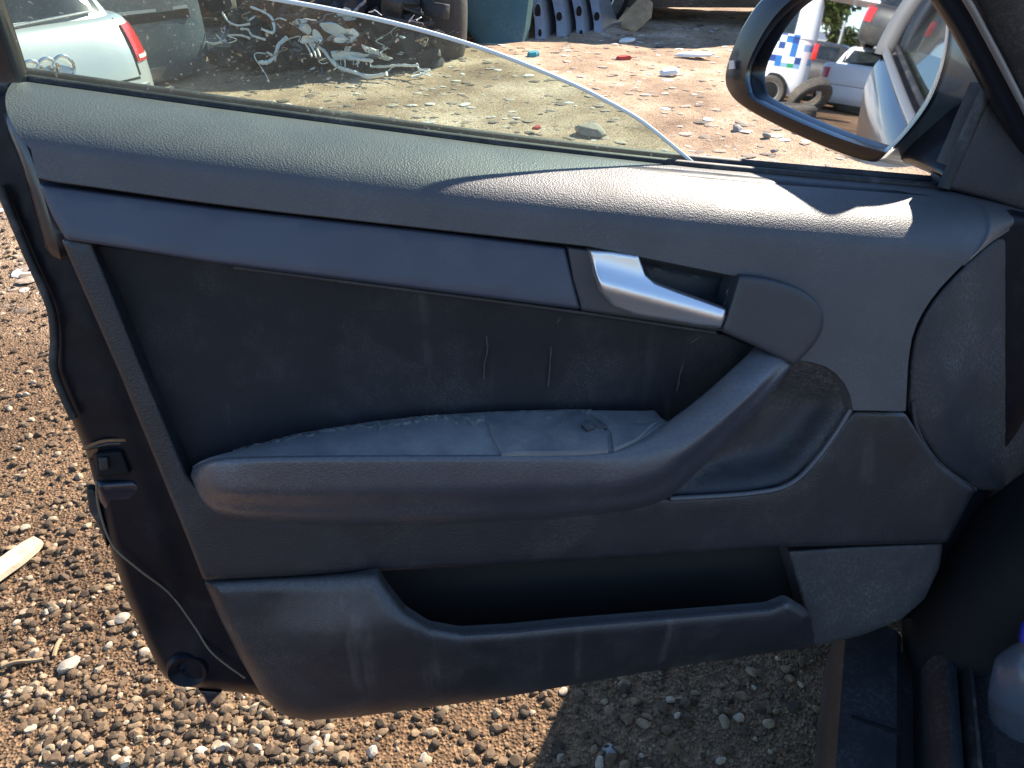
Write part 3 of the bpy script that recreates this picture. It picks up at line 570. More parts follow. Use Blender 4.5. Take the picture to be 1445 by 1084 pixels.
# side mirror: housing, glass, arm
def mloft(rings, name, m, parent, caps=False, n=80):
    rows = []
    for pts, off in rings:
        q = cr(pts, 12, True); q = [q[int(round(i * len(q) / n)) % len(q)] for i in range(n)]; rows.append([K(p[0], p[1], off if not callable(off) else off(p[0], p[1])) for p in q])
    return MB().grid(rows, True, caps).build(name, m, parent, smooth=55)
GL = [(1130, 3), (1092, 40), (1063, 92), (1062, 124), (1078, 142), (1161, 180), (1236, 207), (1256, 204), (1300, 150), (1325, 96), (1335, 30), (1322, -8), (1280, -26), (1190, -28)]
def grow(P, dx0, dx1, dy0, dy1):
    c = np.mean(np.array(P), 0); return [(x + (dx1 if x > c[0] else -dx0) * min(1, abs(x - c[0]) / 90), y + (dy1 if y > c[1] else -dy0) * min(1, abs(y - c[1]) / 80)) for x, y in P]
OUT = [(1092, -12), (1052, 34), (1027, 94), (1029, 128), (1060, 156), (1140, 196), (1220, 226), (1252, 218), (1308, 158), (1336, 100), (1347, 30), (1335, -20), (1285, -48), (1180, -50)]
MID = [(x + (1 if x < 1200 else 5), y) for x, y in OUT]
B1 = [(1098, -18), (1058, 34), (1034, 92), (1036, 130), (1066, 158), (1145, 200), (1228, 233), (1300, 232), (1352, 200), (1386, 110), (1392, 30), (1370, -30), (1300, -60), (1190, -58)]
B2 = [(1140, 0), (1110, 40), (1090, 90), (1096, 124), (1120, 140), (1180, 170), (1250, 205), (1310, 215), (1345, 180), (1365, 100), (1365, 40), (1345, -5), (1300, -25), (1210, -22)]
mir = mloft([(GL, -.016), (grow(GL, 3, 2, 3, 3), .004), (grow(GL, 8, 5, 8, 5), .012), (OUT, .006), (MID, -.006), (B1, -.045), (B2, -.10), ([(x * .4 + 1240 * .6, y * .4 + 100 * .6) for x, y in B2], -.125)], 'side_mirror', M['shell'], door, caps=False)
def gl_poly():
    q = cr(grow(GL, 1.5, 1.5, 1.5, 1.5), 8, True); v = [K(p[0], p[1], -.012) for p in q]; return v
_g = gl_poly(); mk('mirror_glass', _g, [tuple(range(len(_g)))], M['mirror'], door, smooth=0)
mloft([(GL, -.0115), (grow(GL, 3, 2, 3, 3), .0045), (grow(GL, 8, 5, 8, 5), .0125), (OUT, .0065), (grow(OUT, 1, 1, 1, 1), -.004)], 'mirror_rim', M['gloss'], door)
q = [K(1030, 86, .010), K(1037, 85, .011), K(1038, 97, .011), K(1030, 98, .010)]
MB().plate(q, MN * .003).build('indicator_lens', M['clear'], door)
def arm_rows():
    A = [K(x, y, o) for x, y, o in ((1262, 214, -.03), (1330, 150, -.03), (1366, 120, -.07), (1350, 190, -.085), (1290, 226, -.06))]
    B = [D(x, y, w_) for x, y, w_ in ((1330, 250, -.075), (1352, 226, -.075), (1385, 170, -.085), (1385, 200, -.105), (1350, 250, -.105))]
    return [[a + (b - a) * t for a, b in zip(cr(A, 5, True), cr(B, 5, True))] for t in np.linspace(-.25, 1.1, 8)]
MB().grid(arm_rows(), True, True).build('mirror_arm', M['gloss'], door, smooth=70)

def prof(name, pts, y0, y1, m, parent=car, n=8):
    return MB().grid([[Vector((x, y0 + (y1 - y0) * k / n, z)) for x, z in pts] for k in range(n + 1)]).build(name, m, parent, local=True, smooth=35)
prof('rocker_sill', [(.03, .12), (0, .16), (-.002, .27), (.006, .298), (.02, .302), (.075, .300), (.083, .29), (.085, .262), (.105, .262), (.108, .30), (.114, .33), (.126, .345), (.140, .338), (.147, .315)], -1.6, .06, M['sill'])
prof('sill_seal', [(.147, .30), (.146, .340), (.152, .350), (.158, .345), (.160, .31)], -1.6, .05, M['rubber'])
prof('footwell_carpet', [(.160, .33), (.175, .342), (.30, .34), (.36, .30), (.5, .22), (1.4, .20)], -1.6, .5, M['carpet'], n=20)
MB().box((.05, -.12, .302), (.06, .004, .006)).build('sill_joint', M['dark'], car, local=True)
rows = []                                   # hinge pillar and kick panel
for k in range(13):
    z = .28 + .72 * k / 12; rows.append([Vector((x + .03 * math.sin(k * .9) * .3 + .22 * ss(.35, .9, z), y, z)) for x, y in ((.085, .12), (.088, .05), (.10, .01), (.125, -.012), (.16, -.02), (.22, -.01), (.40, .0), (.8, .05))])
MB().grid(rows).build('hinge_pillar', M['dark'], car, local=True, smooth=60)
rows = []
for k in range(11):
    yl = .16 + 1.2 * k / 10; sc_ = 1 - .16 * k / 10
    rows.append([Vector((x, yl, z * sc_)) for x, z in ((-.10, .18), (-.20, .42), (-.20, .56), (-.12, .64), (.06, .67), (.25, .71), (.6, .82), (1.6, .88))])  # unseen fender; its low outward bulge is added to lengthen the ground shadow
MB().grid(rows).build('front_fender', M['blackcar'], car, local=True, smooth=40)
MB().box((.85, .9, .4), (1.4, .6, .5), bev=.1).build('engine_bay', M['dark'], car, local=True)
MB().tube([D(*p) for p in cr([(1560, 330, -.07), (1500, 190, -.05), (1462, 90, -.03), (1425, 0, .0), (1370, -120, .04), (1250, -330, .09), (1100, -520, .14)], 6)], .030, 14, 1.0).build('windscreen_pillar', M['recess'], car)
# water bottle at the right edge
bt = thing('water_bottle', 'clear plastic bottle with bright blue cap lying in the footwell', 'bottle', (0, 0, 0))
q0 = Z(1444, 900, .47); ax0 = Vector((.12, -.15, -1)).normalized()
bl = MB().lathe([(.0, 0), (.011, 0), (.012, .012), (.02, .025), (.034, .05), (.036, .10), (.034, .12), (.036, .16), (.035, .2), (.028, .215), (0, .216)], Vector(q0) + Vector((.012, 0, .0)), ax0, 24).build('bottle_body', M['bottle'], bt)
MB().lathe([(0, -.016), (.013, -.016), (.0145, -.013), (.0145, .004), (.012, .005)], Vector(q0) + Vector((.012, 0, 0)), ax0, 20).build('cap', M['cap'], bt)

# ------------------------------------------------------------------ other cars in the yard
BODY = {
 'hatch': ([(.18, .10, 4.0, .80), (.30, .02, 4.12, .86), (.55, 0, 4.15, .88), (.75, .02, 4.12, .885), (.88, .06, 4.0, .875), (.97, .11, 3.7, .85), (1.0, .15, 3.5, .82)],
           [(.985, .15, 3.0, .79), (1.15, .27, 2.65, .73), (1.32, .42, 2.25, .65), (1.40, .55, 2.0, .58), (1.44, .8, 1.7, .45)]),
 'sedan': ([(.18, .08, 4.5, .80), (.32, 0, 4.6, .86), (.6, 0, 4.62, .88), (.85, .03, 4.5, .88), (.97, .08, 4.3, .85), (1.0, .14, 4.1, .80)],
           [(.985, .75, 3.1, .75), (1.2, 1.05, 2.75, .68), (1.36, 1.3, 2.45, .60), (1.42, 1.5, 2.2, .50)]),
 'van': ([(.28, .03, 4.9, .90), (.5, 0, 5.0, .95), (1.0, 0, 4.95, .96), (1.36, .01, 4.5, .95)],
         [(1.35, .01, 4.4, .95), (1.8, .04, 3.9, .92), (2.1, .10, 3.6, .86), (2.2, .3, 3.4, .72)])}
class Shell:
    def __init__(s, rings, e=7): s.r = np.array(cr(rings, 6)); s.e = e
    def at(s, z): return [np.interp(z, s.r[:, 0], s.r[:, k]) for k in (1, 2, 3)]
    def rear(s, z, y, off=0.):
        a, b, h = s.at(z); t = min(abs(y) / h, .999); return Vector(((a + b) / 2 - (b - a) / 2 * (1 - t ** s.e) ** (1 / s.e) - off, y, z))
    def front(s, z, y, off=0.):
        a, b, h = s.at(z); t = min(abs(y) / h, .999); return Vector(((a + b) / 2 + (b - a) / 2 * (1 - t ** s.e) ** (1 / s.e) + off, y, z))
    def side(s, z, x, sg, off=0.):
        a, b, h = s.at(z); t = min(abs(x - (a + b) / 2) / ((b - a) / 2), .999); return Vector((x, sg * (h * (1 - t ** s.e) ** (1 / s.e) + off), z))
    def mesh(s, name, m, parent, n=64):
        rows = []
        for z, a, b, h in s.r:
            row = []
            for k in range(n):
                q = 2 * math.pi * (k + .5) / n; c, d = math.cos(q), math.sin(q); p = 2 / s.e
                row.append(Vector(((a + b) / 2 + (b - a) / 2 * math.copysign(abs(c) ** p, c), h * math.copysign(abs(d) ** p, d), z)))
            rows.append(row)
        return MB().grid(rows, True, True).build(name, m, parent, local=True, smooth=45)
    def patch(s, name, fn, z0, z1, t0, t1, m, parent, off=.006, sk=0., n=8):
        f = {'rear': lambda z, t, o: s.rear(z, t, o), 'front': lambda z, t, o: s.front(z, t, o), 'left': lambda z, t, o: s.side(z, t, 1, o), 'right': lambda z, t, o: s.side(z, t, -1, o)}[fn]
        zt = lambda z: sk * (z - z0)
        rows = [[f(z, t0 + (t1 - t0) * k / n + zt(z), off) for k in range(n + 1)] for z in np.linspace(z0, z1, 6)]
        edge = lambda r, o: [f(p.z, (p.y if fn in ('rear', 'front') else p.x), o) for p in r]
        b = MB().grid(rows)
        for r in (rows[0], rows[-1], [q[0] for q in rows], [q[-1] for q in rows]): b.grid([r, edge(r, -.004)])
        return b.build(name, m, parent, local=True, smooth=45)
def wheel(root, x, y, z, sg, r=.31, rim='rim'):
    t = MB().lathe([(r * .62, .0), (r * .66, .012), (r * .9, .018), (r * .98, .0), (r, -.03), (r, -.17), (r * .95, -.2), (r * .6, -.2)], (x, y, z), (0, sg, 0), 32).build('wheel', M['tyre'], root, local=True)
    b = MB().lathe([(.0, -.03), (r * .16, -.025), (r * .2, -.05), (r * .52, -.03), (r * .6, .004), (r * .64, .006), (r * .64, -.03)], (x, y, z), (0, sg, 0), 32); b.build('rim', M[rim], t, local=True)
    o = MB()
    for k in range(5):
        a = k * 2 * math.pi / 5; c, d = math.cos(a), math.sin(a); o.box((x + c * r * .4, y - sg * .022, z + d * r * .4), (r * .36, .012, r * .12), Matrix.Rotation(-a, 3, 'Y'))
    o.build('spokes', M['engine'], t, local=True)
def yard_car(name, label, cat, loc, yaw, kind, paint, wheels=True, windows=True, roll=0., group=None, pitch=0.):
    rot = (Matrix.Rotation(yaw, 3, 'Z') @ Matrix.Rotation(pitch, 3, 'Y') @ Matrix.Rotation(roll, 3, 'X'))
    t = thing(name, label, cat, loc, rot, group); bd, cb = Shell(BODY[kind][0]), Shell(BODY[kind][1], 6 if kind != 'van' else 8)
    bd.mesh('body', M[paint], t); c = cb.mesh('cabin', M[paint if kind == 'van' or not isinstance(paint, str) else paint], t)
    z0, z1 = cb.r[0, 0], cb.r[-1, 0]; h = cb.r[0, 3]
    if windows:
        za, zb = z0 + .05 * (z1 - z0) + .02, z0 + .78 * (z1 - z0)
        if kind != 'van':
            cb.patch('rear_window', 'rear', za, zb, -h * .74, h * .74, M['carglass'], t)
            cb.patch('windscreen', 'front', za, zb, -h * .78, h * .78, M['carglass'], t)
        xa, xb = cb.at(za)[0] + .5, cb.at(za)[1] - .55
        for sg in ('left', 'right'):
            mid = xa + (xb - xa) * .48
            cb.patch('side_window', sg, za, zb, xa, mid - .05, M['carglass'], t, sk=.0); cb.patch('side_window', sg, za, zb, mid + .05, xb - .15, M['carglass'], t, sk=.0)
    for sg in (-1, 1):
        nm = 'left' if sg > 0 else 'right'
        for xw in ((.78, 3.35) if kind != 'van' else (.72, 3.7)):
            hw = bd.at(.4)[2]
            if wheels: MB().lathe([(.0, .012), (.345, .012), (.36, .0), (.36, -.05)], (xw, sg * hw, .32), (0, sg, 0), 32).build('wheel_arch', M['dark'], t, local=True)
            if wheels: wheel(t, xw, sg * (hw + .016), .31, sg, .31)
    return t, bd, cb
# silver hatchback, tail towards us
RY = R(62)
em = AT(61, 102, 4.05); fx = np.array([-math.sin(RY), math.cos(RY), 0]); lab = 'silver hatchback seen from behind through the dusty window, red tail lamp'
yaw = math.atan2(fx[1], fx[0]); base = np.array([em[0], em[1], 0]) - 0 * fx
sh, sb, sc = yard_car('hatchback', lab, 'car', (base[0], base[1], em[2] - .80), yaw, 'hatch', 'silver', wheels=False)
for sg in (-1, 1):
    sb.patch('tail_lamp', 'rear', .76, .955, sg * .62, sg * .868, M['red'], sh, off=.012)
    sb.patch('lamp_strip', 'rear', .775, .795, sg * .64, sg * .80, M['clear'], sh, off=.016)
for k in range(4):
    y = -.135 + .09 * k; c = sb.rear(.80, y, .012)
    MB().tube([c + Vector((0, math.cos(a) * .06, math.sin(a) * .06)) for a in np.linspace(0, 2 * math.pi, 25)], .0085, 8).build('emblem_ring', M['chrome'], sh, local=True)
sb.patch('hatch_gap', 'rear', .67, .682, -.6, .6, M['dark'], sh, off=.004)
for sg in (-1, 1): sb.patch('lid_gap', 'rear', .69, .99, sg * .605, sg * .613, M['dark'], sh, off=.004)
sb.patch('bumper', 'rear', .22, .64, -.872, .872, M['greym'], sh, off=.02)
MB().tube([sc.rear(1.005 + .03 * t, .10 - .60 * t, .02) for t in np.linspace(0, 1, 8)], [.012] * 2 + [.009] * 6, 8).build('rear_wiper', M['greym'], sh, local=True)
sc.patch('spoiler', 'rear', 1.395, 1.425, -.5, .5, M['silver'], sh, off=.05)
# blue grey car side with rub strip
p0, p1 = G(188, 134), G(301, 113); dv = p1 - p0; yw = math.atan2(dv[1], dv[0])
rear_dir = dv / np.linalg.norm(dv); perp = np.array([-rear_dir[1], rear_dir[0], 0])          # away from us
bc, bb, bk = yard_car('sedan', 'dark blue grey car side with black rub strip, beside the silver hatchback', 'car', tuple(p1 + rear_dir * .22 + perp * .93 + np.array([0, 0, -.16])), yw + math.pi, 'sedan', 'bluecar', wheels=False)
bb.patch('rub_strip', 'left', .60, .66, .25, 4.2, M['dark'], bc, off=.018); bb.patch('side_skirt', 'left', .21, .29, .12, 4.4, M['greym'], bc, off=.02)
bb.patch('upper_moulding', 'left', .665, .685, .25, 4.2, M['steel'], bc, off=.014)
for x in (1.2, 2.3): bb.patch('door_gap', 'left', .3, .95, x, x + .012, M['dark'], bc, off=.004)
# stripped engine bay with hoses, cables and torn white plastic
ew = thing('engine_wreck', 'stripped dark engine bay with torn white plastic, hoses and hanging cable', 'wreck', tuple(G(450, 128)))
b = MB()
for k in range(150):
    px, py = rng.uniform(305, 620), rng.uniform(0, 118); py = max(py, (px - 300) * .02); dp = rng.uniform(6.25, 6.7)
    if rng.random() < .55: b.box(AT(px, py, dp), rng.uniform(.04, .22, 3), Matrix.Rotation(rng.uniform(0, 6), 3, Vector(rng.normal(0, 1, 3)).normalized()), .01)
    else: b.tube([AT(px + rng.uniform(-30, 30) * q, py + rng.uniform(-14, 14) * q, dp - .05) for q in range(3)], rng.uniform(.008, .03), 8)
b.build('engine', M['engine'], ew)
BODY['stub'] = ([(.05, .10, 1.45, .80), (.25, .02, 1.5, .86), (.55, 0, 1.52, .88), (.75, .02, 1.5, .885), (.88, .06, 1.46, .875), (1.0, .15, 1.4, .82)], [(.985, .15, 1.35, .79), (1.15, .27, 1.25, .73), (1.40, .45, 1.1, .58), (1.44, .6, 1.0, .45)])
_q = G(322, 122); _t, _b1, _c1 = yard_car('wrecked_car', 'black cut car half behind the torn white plastic', 'wreck', (_q[0] + .2, _q[1] + 1.75, -.1), R(6), 'stub', 'engine', wheels=False, windows=False)
for x in (.5, 1.1): _b1.patch('panel_gap', 'right', .2, .95, x, x + .02, M['dark'], _t, off=.01)
_b1.patch('opening', 'right', .45, .8, .55, 1.05, M['dark'], _t, off=.012)
def hose(path, r, name='hose', m='scrap', dp=6.15):
    r = [r * rng.uniform(.55, .95) for _ in cr(path, 6)]
    MB().tube([AT(p[0], p[1], dp - .04 * i / 6) for i, p in enumerate(cr(path, 6))], r, 8).build(name, M[m], ew)
hose([(314, 18), (322, 30), (335, 36), (352, 34)], .011); hose([(354, 10), (372, 17), (384, 27), (386, 46), (369, 41)], .014); hose([(292, 60), (303, 62), (318, 57)], .013)
hose([(404, 54), (393, 64), (388, 79), (378, 88), (366, 88)], .022); hose([(376, 76), (362, 75), (360, 82), (375, 105), (383, 122), (394, 136)], .006, 'cable')
hose([(340, 41), (350, 42), (356, 50), (374, 56)], .012, 'bracket'); hose([(388, 28), (395, 26), (404, 29)], .008, 'clip'); hose([(322, 50), (340, 50), (352, 54)], .012, 'bracket')
def sheet(path, name='torn_sheet', m='scrap', dp=6.1, th_=.012, wob=.05):
    P = soften(path, 6, 1); c = np.mean(np.array(P), 0); q = [AT(p[0], p[1], dp + rng.uniform(-wob, wob)) for p in P]
    MB().plate(q, tuple(np.array([0, th_, 0]))).build(name, M[m], ew, smooth=0)
sheet([(449, 33), (466, 31), (476, 34), (487, 42), (499, 40), (508, 49), (500, 56), (492, 62), (480, 55), (468, 49), (458, 44)])
sheet([(421, 35), (434, 33), (440, 42), (437, 50), (428, 47), (423, 42)]); sheet([(441, 40), (449, 44), (456, 55), (455, 64), (444, 60), (440, 50)])
sheet([(508, 62), (524, 68), (540, 76), (556, 84), (545, 86), (528, 80), (514, 72)]); sheet([(466, 72), (484, 72), (504, 74), (526, 78), (512, 82), (488, 82), (470, 86)])
sheet([(470, 24), (492, 5), (501, 12), (503, 28), (484, 30)], dp=6.3)
for x in (430, 436, 442): hose([(x, 60), (x + 6, 70), (x + 10, 80)], .010, 'rib', dp=6.0)
hose([(438, 62), (455, 70), (466, 84), (480, 96), (500, 102), (520, 108), (546, 104)], .020, 'crossmember'); hose([(470, 84), (486, 82), (506, 84), (526, 86)], .018, 'crossmember')
for x in (484, 502, 520): hose([(x - 3, 92), (x - 3, 84), (x + 2, 84), (x + 3, 94)], .007, 'loop')
hose([(524, 94), (545, 94), (563, 92), (582, 93), (590, 92)], .014, 'bar'); hose([(588, 90), (592, 98), (606, 99), (592, 106), (580, 109)], .012, 'bar')
hose([(412, 62), (424, 66), (424, 72), (414, 70)], .014, 'relay_box', 'bluecar'); hose([(454, 96), (455, 112), (452, 120)], .014, 'strut', 'bluecar')
hose([(498, 20), (506, 10), (515, 2), (512, -8)], .02, 'damper', 'greym', 6.3); hose([(424, 16), (440, 3), (446, -6)], .014, 'timber_prop', 'card', 6.2)
for k in range(34):
    px, py = rng.uniform(310, 600), rng.uniform(30, 118); l_ = rng.uniform(5, 26); a_ = rng.uniform(-.9, .9); w_ = rng.uniform(1, 3.5)
    c_, s_ = math.cos(a_) * l_, math.sin(a_) * l_
    sheet([(px, py), (px + c_ * .5, py + s_ * .5 - w_), (px + c_, py + s_), (px + c_ * .5, py + s_ * .5 + w_)], 'shard', ['scrap', 'greym', 'engine', 'card', 'scrap'][k % 5], rng.uniform(6.0, 6.3), .006, .03)
for k in range(46):
    px, py = rng.uniform(305, 600), rng.uniform(15, 112); pts = [(px, py)]
    for q in range(3): pts.append((pts[-1][0] + rng.uniform(-14, 20), pts[-1][1] + rng.uniform(-9, 13)))
    hose(pts, rng.uniform(.003, .007), 'loose_wire', ['engine', 'greym', 'dark', 'scrap', 'engine', 'card'][k % 6], rng.uniform(5.95, 6.3))
for k in range(16):
    px, py = rng.uniform(420, 585), 0; py = 38 + (px - 420) * .28 + rng.uniform(-12, 16); n_ = 9; r_ = rng.uniform(4, 10)
    sheet([(px + math.cos(q) * r_ * rng.uniform(.5, 1.7), py + math.sin(q) * r_ * .6 * rng.uniform(.4, 1.4)) for q in np.linspace(0, 2 * math.pi, n_ + 1)[:-1]], 'torn_sheet', ['scrap', 'scrap', 'greym'][k % 3], rng.uniform(5.95, 6.25), .008, .06)
# dark cars standing behind
yard_car('sedan', 'navy black car standing in shade behind the engine wreck', 'car', tuple(G(700, 76) + np.array([0, 1.7, 0])), R(168), 'sedan', 'navypaint')
yard_car('sedan', 'dark brown car with rusty wheel at top beside the mirror', 'car', tuple(G(985, 42) + np.array([2.3, 1.05, 0])), R(178), 'sedan', 'brown')
yard_car('sedan', 'black car in deep shade behind the standing doors', 'car', tuple(G(860, 45) + np.array([1.0, 2.6, 0])), R(100), 'sedan', 'blackcar')
# green panel and the row of loose doors
def standing(name, label, outline, dp, thick, m, holes=(), group=None):
    t = thing(name, label, 'panel' if 'panel' in name else 'car door', tuple(AT(outline[0][0], outline[0][1], dp)), group=group)
    P = soften(outline, 6, 1); q = [AT(p[0], p[1], dp) for p in P]
    bm = MB(); c = sum(q) / len(q); n = len(q); back = np.array(thick, float)
    fr_ = [p + (c - p) * .0 for p in q]; f2 = [p + (c - p) * .10 - np.array([0, .02, 0]) for p in q]; bk_ = [p + back for p in q]
    bm.grid([bk_, fr_, f2], True, True).build('skin', M[m], t, smooth=35)
    for hx, hy, hr in holes:
        c_ = Vector(AT(hx, hy, dp - .03)); e_ = rng.uniform(1.3, 2.4); ring = [c_ + Vector((math.cos(q) * hr, 0, math.sin(q) * hr * e_)) for q in np.linspace(0, 2 * math.pi, 15)[:-1]]
        MB().plate(ring, (0, -.012, 0)).build('opening', M['dark'], t)
        MB().tube(ring + ring[:1], .008, 6).build('opening_lip', M['greym'], t)
    return t
standing('body_panel', 'green car panel standing on the ground left of the loose doors', [(628, -70), (752, -70), (746, 0), (741, 40), (735, 71), (705, 70), (680, 66), (662, 46), (645, 22), (632, 0)], 7.55, (.05, .10, 0), 'green')
DL = ['stripped grey car door standing next to the green panel', 'second stripped grey car door from the green panel, with round holes', 'third stripped car door from the green panel, narrow and shiny', 'stripped car door at the right end of the standing row']
for i, (x0, x1, y) in enumerate(((748, 769, 66), (778, 799, 64), (806, 824, 61), (831, 849, 57))):
    standing('loose_door', DL[i], [(x0 - 26, -80), (x1 - 24, -80), (x1 - 10, -30), (x1 - 3, 5), (x1 + 1, 30), (x1 + 3, y - 3), (x1 - 4, y), (x0 + 8, y), (x0 + 7, 34), (x0 + 2, 5), (x0 - 8, -30)], 7.75 + .1 * i, (.25 + .05 * i, .9, 0), 'greym',
             [(x0 + 11, 16 + 7 * (i % 2), .030), (x0 + 9, -8, .022), (x0 + 14, 46, .016)][: 3 - i % 2], 'stripped car doors standing in a row')
# ------------------------------------------------------------------ loose things on the ground
def flat(name, label, cat, px, py, size, m, pts=7, th_=.01, tilt=.15, asp=.6, lift=.01):
    c = G(px, py); a0 = rng.uniform(0, 6); P = []
    for k in range(pts):
        a = a0 + 2 * math.pi * k / pts; r = size * rng.uniform(.6, 1.); P.append(c + np.array([r * math.cos(a), r * asp * math.sin(a) * 1.2, lift + tilt * r * math.cos(a - 1)]))
    up_ = [p + np.array([0, 0, th_]) for p in P]; cc = sum(P) / pts; top_ = [cc + (p - cc) * .8 + np.array([0, 0, th_ * 1.5]) for p in P]
    o = MB().grid([P, up_, top_], True, True).build(name, M[m], None, smooth=25); tag(o, label, cat); return o
def ico2():
    bm = bmesh.new(); bmesh.ops.create_icosphere(bm, subdivisions=3, radius=1); v = np.array([q.co[:] for q in bm.verts]); f = [[q.index for q in g.verts] for g in bm.faces]; bm.free(); return v, f
SV, SF = ico2()
def stone(label, px, py, size, m='stone', fl=.45, asp=.7):
    k = rng.normal(0, 1, (14, 3)); k /= np.linalg.norm(k, axis=1)[:, None]; v = SV.copy()
    for q in k:                                # chip flat faces off
        d = v @ q; o = rng.uniform(.62, .9); v = v - np.outer(np.clip(d - o, 0, None), q)
    v = v * np.array([1, asp, fl]) * size; a = rng.uniform(0, 6); ca, sa = math.cos(a), math.sin(a); v = np.stack([v[:, 0] * ca - v[:, 1] * sa, v[:, 0] * sa + v[:, 1] * ca, v[:, 2] + .2 * v[:, 0]], 1) + G(px, py) + np.array([0, 0, size * fl * .4])
    tag(mk('stone', v.tolist(), SF, M[m], None, smooth=30), label, 'stone')
M['stone'] = mat('pale_stone', (.30, .265, .215), .85, bump=('noise', 120, .5, .003), var=(40, .25), dust=((.3, .22, .15), 30, .45, .7, .5))
M['stone2'] = mat('grey_stone', (.30, .28, .26), .85, bump=('noise', 120, .5, .003), var=(40, .25), dust=((.3, .22, .15), 30, .45, .7, .5))
flat('plastic_scrap', 'white plastic scrap lying on dirt left of the mirror, largest there', 'scrap', 945, 105, .11, 'scrap', 8, .02)
flat('plastic_scrap', 'long pale sheet of scrap on the dirt right of the red piece', 'scrap', 975, 80, .22, 'scrap', 9, .015, .05, .3)
flat('red_scrap', 'small red plastic piece lying on the dirt beyond the glass edge', 'scrap', 878, 86, .09, 'redp', 6, .02, .1, .35)
flat('teal_scrap', 'small teal plastic piece in the shade below the loose doors', 'scrap', 752, 82, .07, 'teal', 6, .03)
stone('pale flat stone seen through the tip of the window glass', 832, 189, .11, 'stone')
flat('orange_scrap', 'small orange red scrap seen through the glass left of pale stone', 'scrap', 758, 184, .035, 'redp', 5, .01)
flat('cardboard', 'crumpled brown cardboard in the shade beside the loose doors', 'cardboard', 900, 44, .24, 'card', 6, .02, .75, .45, .16)
flat('white_scrap', 'white scrap on the ground right below the loose doors', 'scrap', 884, 60, .10, 'scrap', 6, .015, .1, .5)
stone('angular grey stone on the dirt below the mirror housing', 1092, 214, .028, 'stone2')
stone('pale angular stone on the dirt right under the mirror rim', 1082, 193, .035, 'stone')
stone('broad grey stone on dirt left of the mirror bottom', 1040, 183, .05, 'stone2')
pw = G(0, 808); pe = G(56, 766); dd = (pe - pw) / np.linalg.norm(pe - pw); sd_ = np.array([-dd[1], dd[0], 0])
b = MB().grid([[p + sd_ * s_ * w_ + np.array([0, 0, h_]) for s_, h_ in ((-1, 0.), (-.9, .012), (.8, .016), (1, 0.))] for p, w_ in ((pw - dd * .05, .022), (pw + (pe - pw) * .4, .026), (pw + (pe - pw) * .8, .022), (pe, .014))])
tag(b.build('wood_splinter', M['wood'], None, smooth=30), 'pale splintered piece of wood on gravel at the left edge', 'wood')
for i, (px, py, s_, lb) in enumerate(((180, 745, .016, 'whitish stone on gravel nearest the door latch edge'), (395, 622 + 0, .0, ''), (98, 942, .024, 'long pale flat stone on gravel below the wood splinter'), (172, 875, .020, 'pale flat stone close to lower door edge, above the plug'), (443, 1052, .020, 'largest pale stone on the gravel below the door bottom'), (357, 1057, .016, 'pale stone left of the largest stone under the door'), (858, 1062, .018, 'grey white stone in the shadow under the door'))):
    if s_: stone(lb, px, py, s_ * 1.1, 'stone2' if i == 6 else 'stone')
for i, (x0, y0, x1, y1, lb) in enumerate(((5, 945, 62, 932, 'dry brown twig on gravel at lower left edge'), (78, 930, 92, 895, 'short dry stick on gravel beside the long pale stone'))):
    a, c = G(x0, y0), G(x1, y1); tag(MB().tube([a + (c - a) * t + np.array([0, 0, .008 + .004 * math.sin(5 * t)]) for t in np.linspace(0, 1, 7)], .004, 6).build('twig', M['card']), lb, 'twig')

# ------------------------------------------------------------------ what stands behind and shows in the mirror
def MGR(x, y, z=0.):
    p, d = MR(x, y); return p + d * ((z - p[2]) / d[2])
vd = MR(1195, 100)[1]; vyaw = math.atan2(vd[1], vd[0])
vl = MGR(1078, 151); 
van, vb, vc = yard_car('van', 'white van with blue and green printed squares, seen in the mirror', 'van', (0, 0, 0), 0, 'van', 'van')
vy = vyaw - R(97)
van.matrix_world = Matrix.Translation(Vector((vl[0], vl[1], 0))) @ Matrix.Rotation(vy, 4, 'Z') @ Matrix.Translation(Vector((-.72, .95, 0)))
MB().box((.03, -.90, 1.15), (.10, .09, .30), None, .02).build('tail_lamp', M['red'], van, local=True)
MB().plate([(-.9, -.9, 2.13), (-.9, .9, 2.13), (.2, .85, 2.2), (.2, -.85, 2.2)], (0, 0, .05)).build('raised_tailgate', M['white'], van, local=True)
def place(root, px, py, yaw_, offset=(0, 0, 0)):
    p = MGR(px, py); root.matrix_world = Matrix.Translation(Vector((p[0], p[1], 0))) @ Matrix.Rotation(yaw_, 4, 'Z') @ Matrix.Translation(Vector(offset))
ws, wb, wc = yard_car('sedan', 'white car with red tail lamps, seen from behind in the mirror', 'car', (0, 0, 0), 0, 'sedan', 'white'); place(ws, 1190, 160, vyaw + R(12))
for sg in (-1, 1): wb.patch('tail_lamp', 'rear', .68, .90, sg * .58, sg * .868, M['red'], ws, off=.012)
wb.patch('boot_gap', 'rear', .56, .57, -.6, .6, M['dark'], ws, off=.004); wb.patch('number_plate', 'rear', .60, .70, -.26, .26, M['scrap'], ws, off=.012)
bs, b1, b2 = yard_car('hatchback', 'black hatchback between the van and the white car in the mirror', 'car', (0, 0, 0), 0, 'hatch', 'blackcar'); place(bs, 1134, 144, vyaw + R(5))
for sg in (-1, 1): b1.patch('tail_lamp', 'rear', .66, .95, sg * .66, sg * .868, M['red'], bs, off=.012)
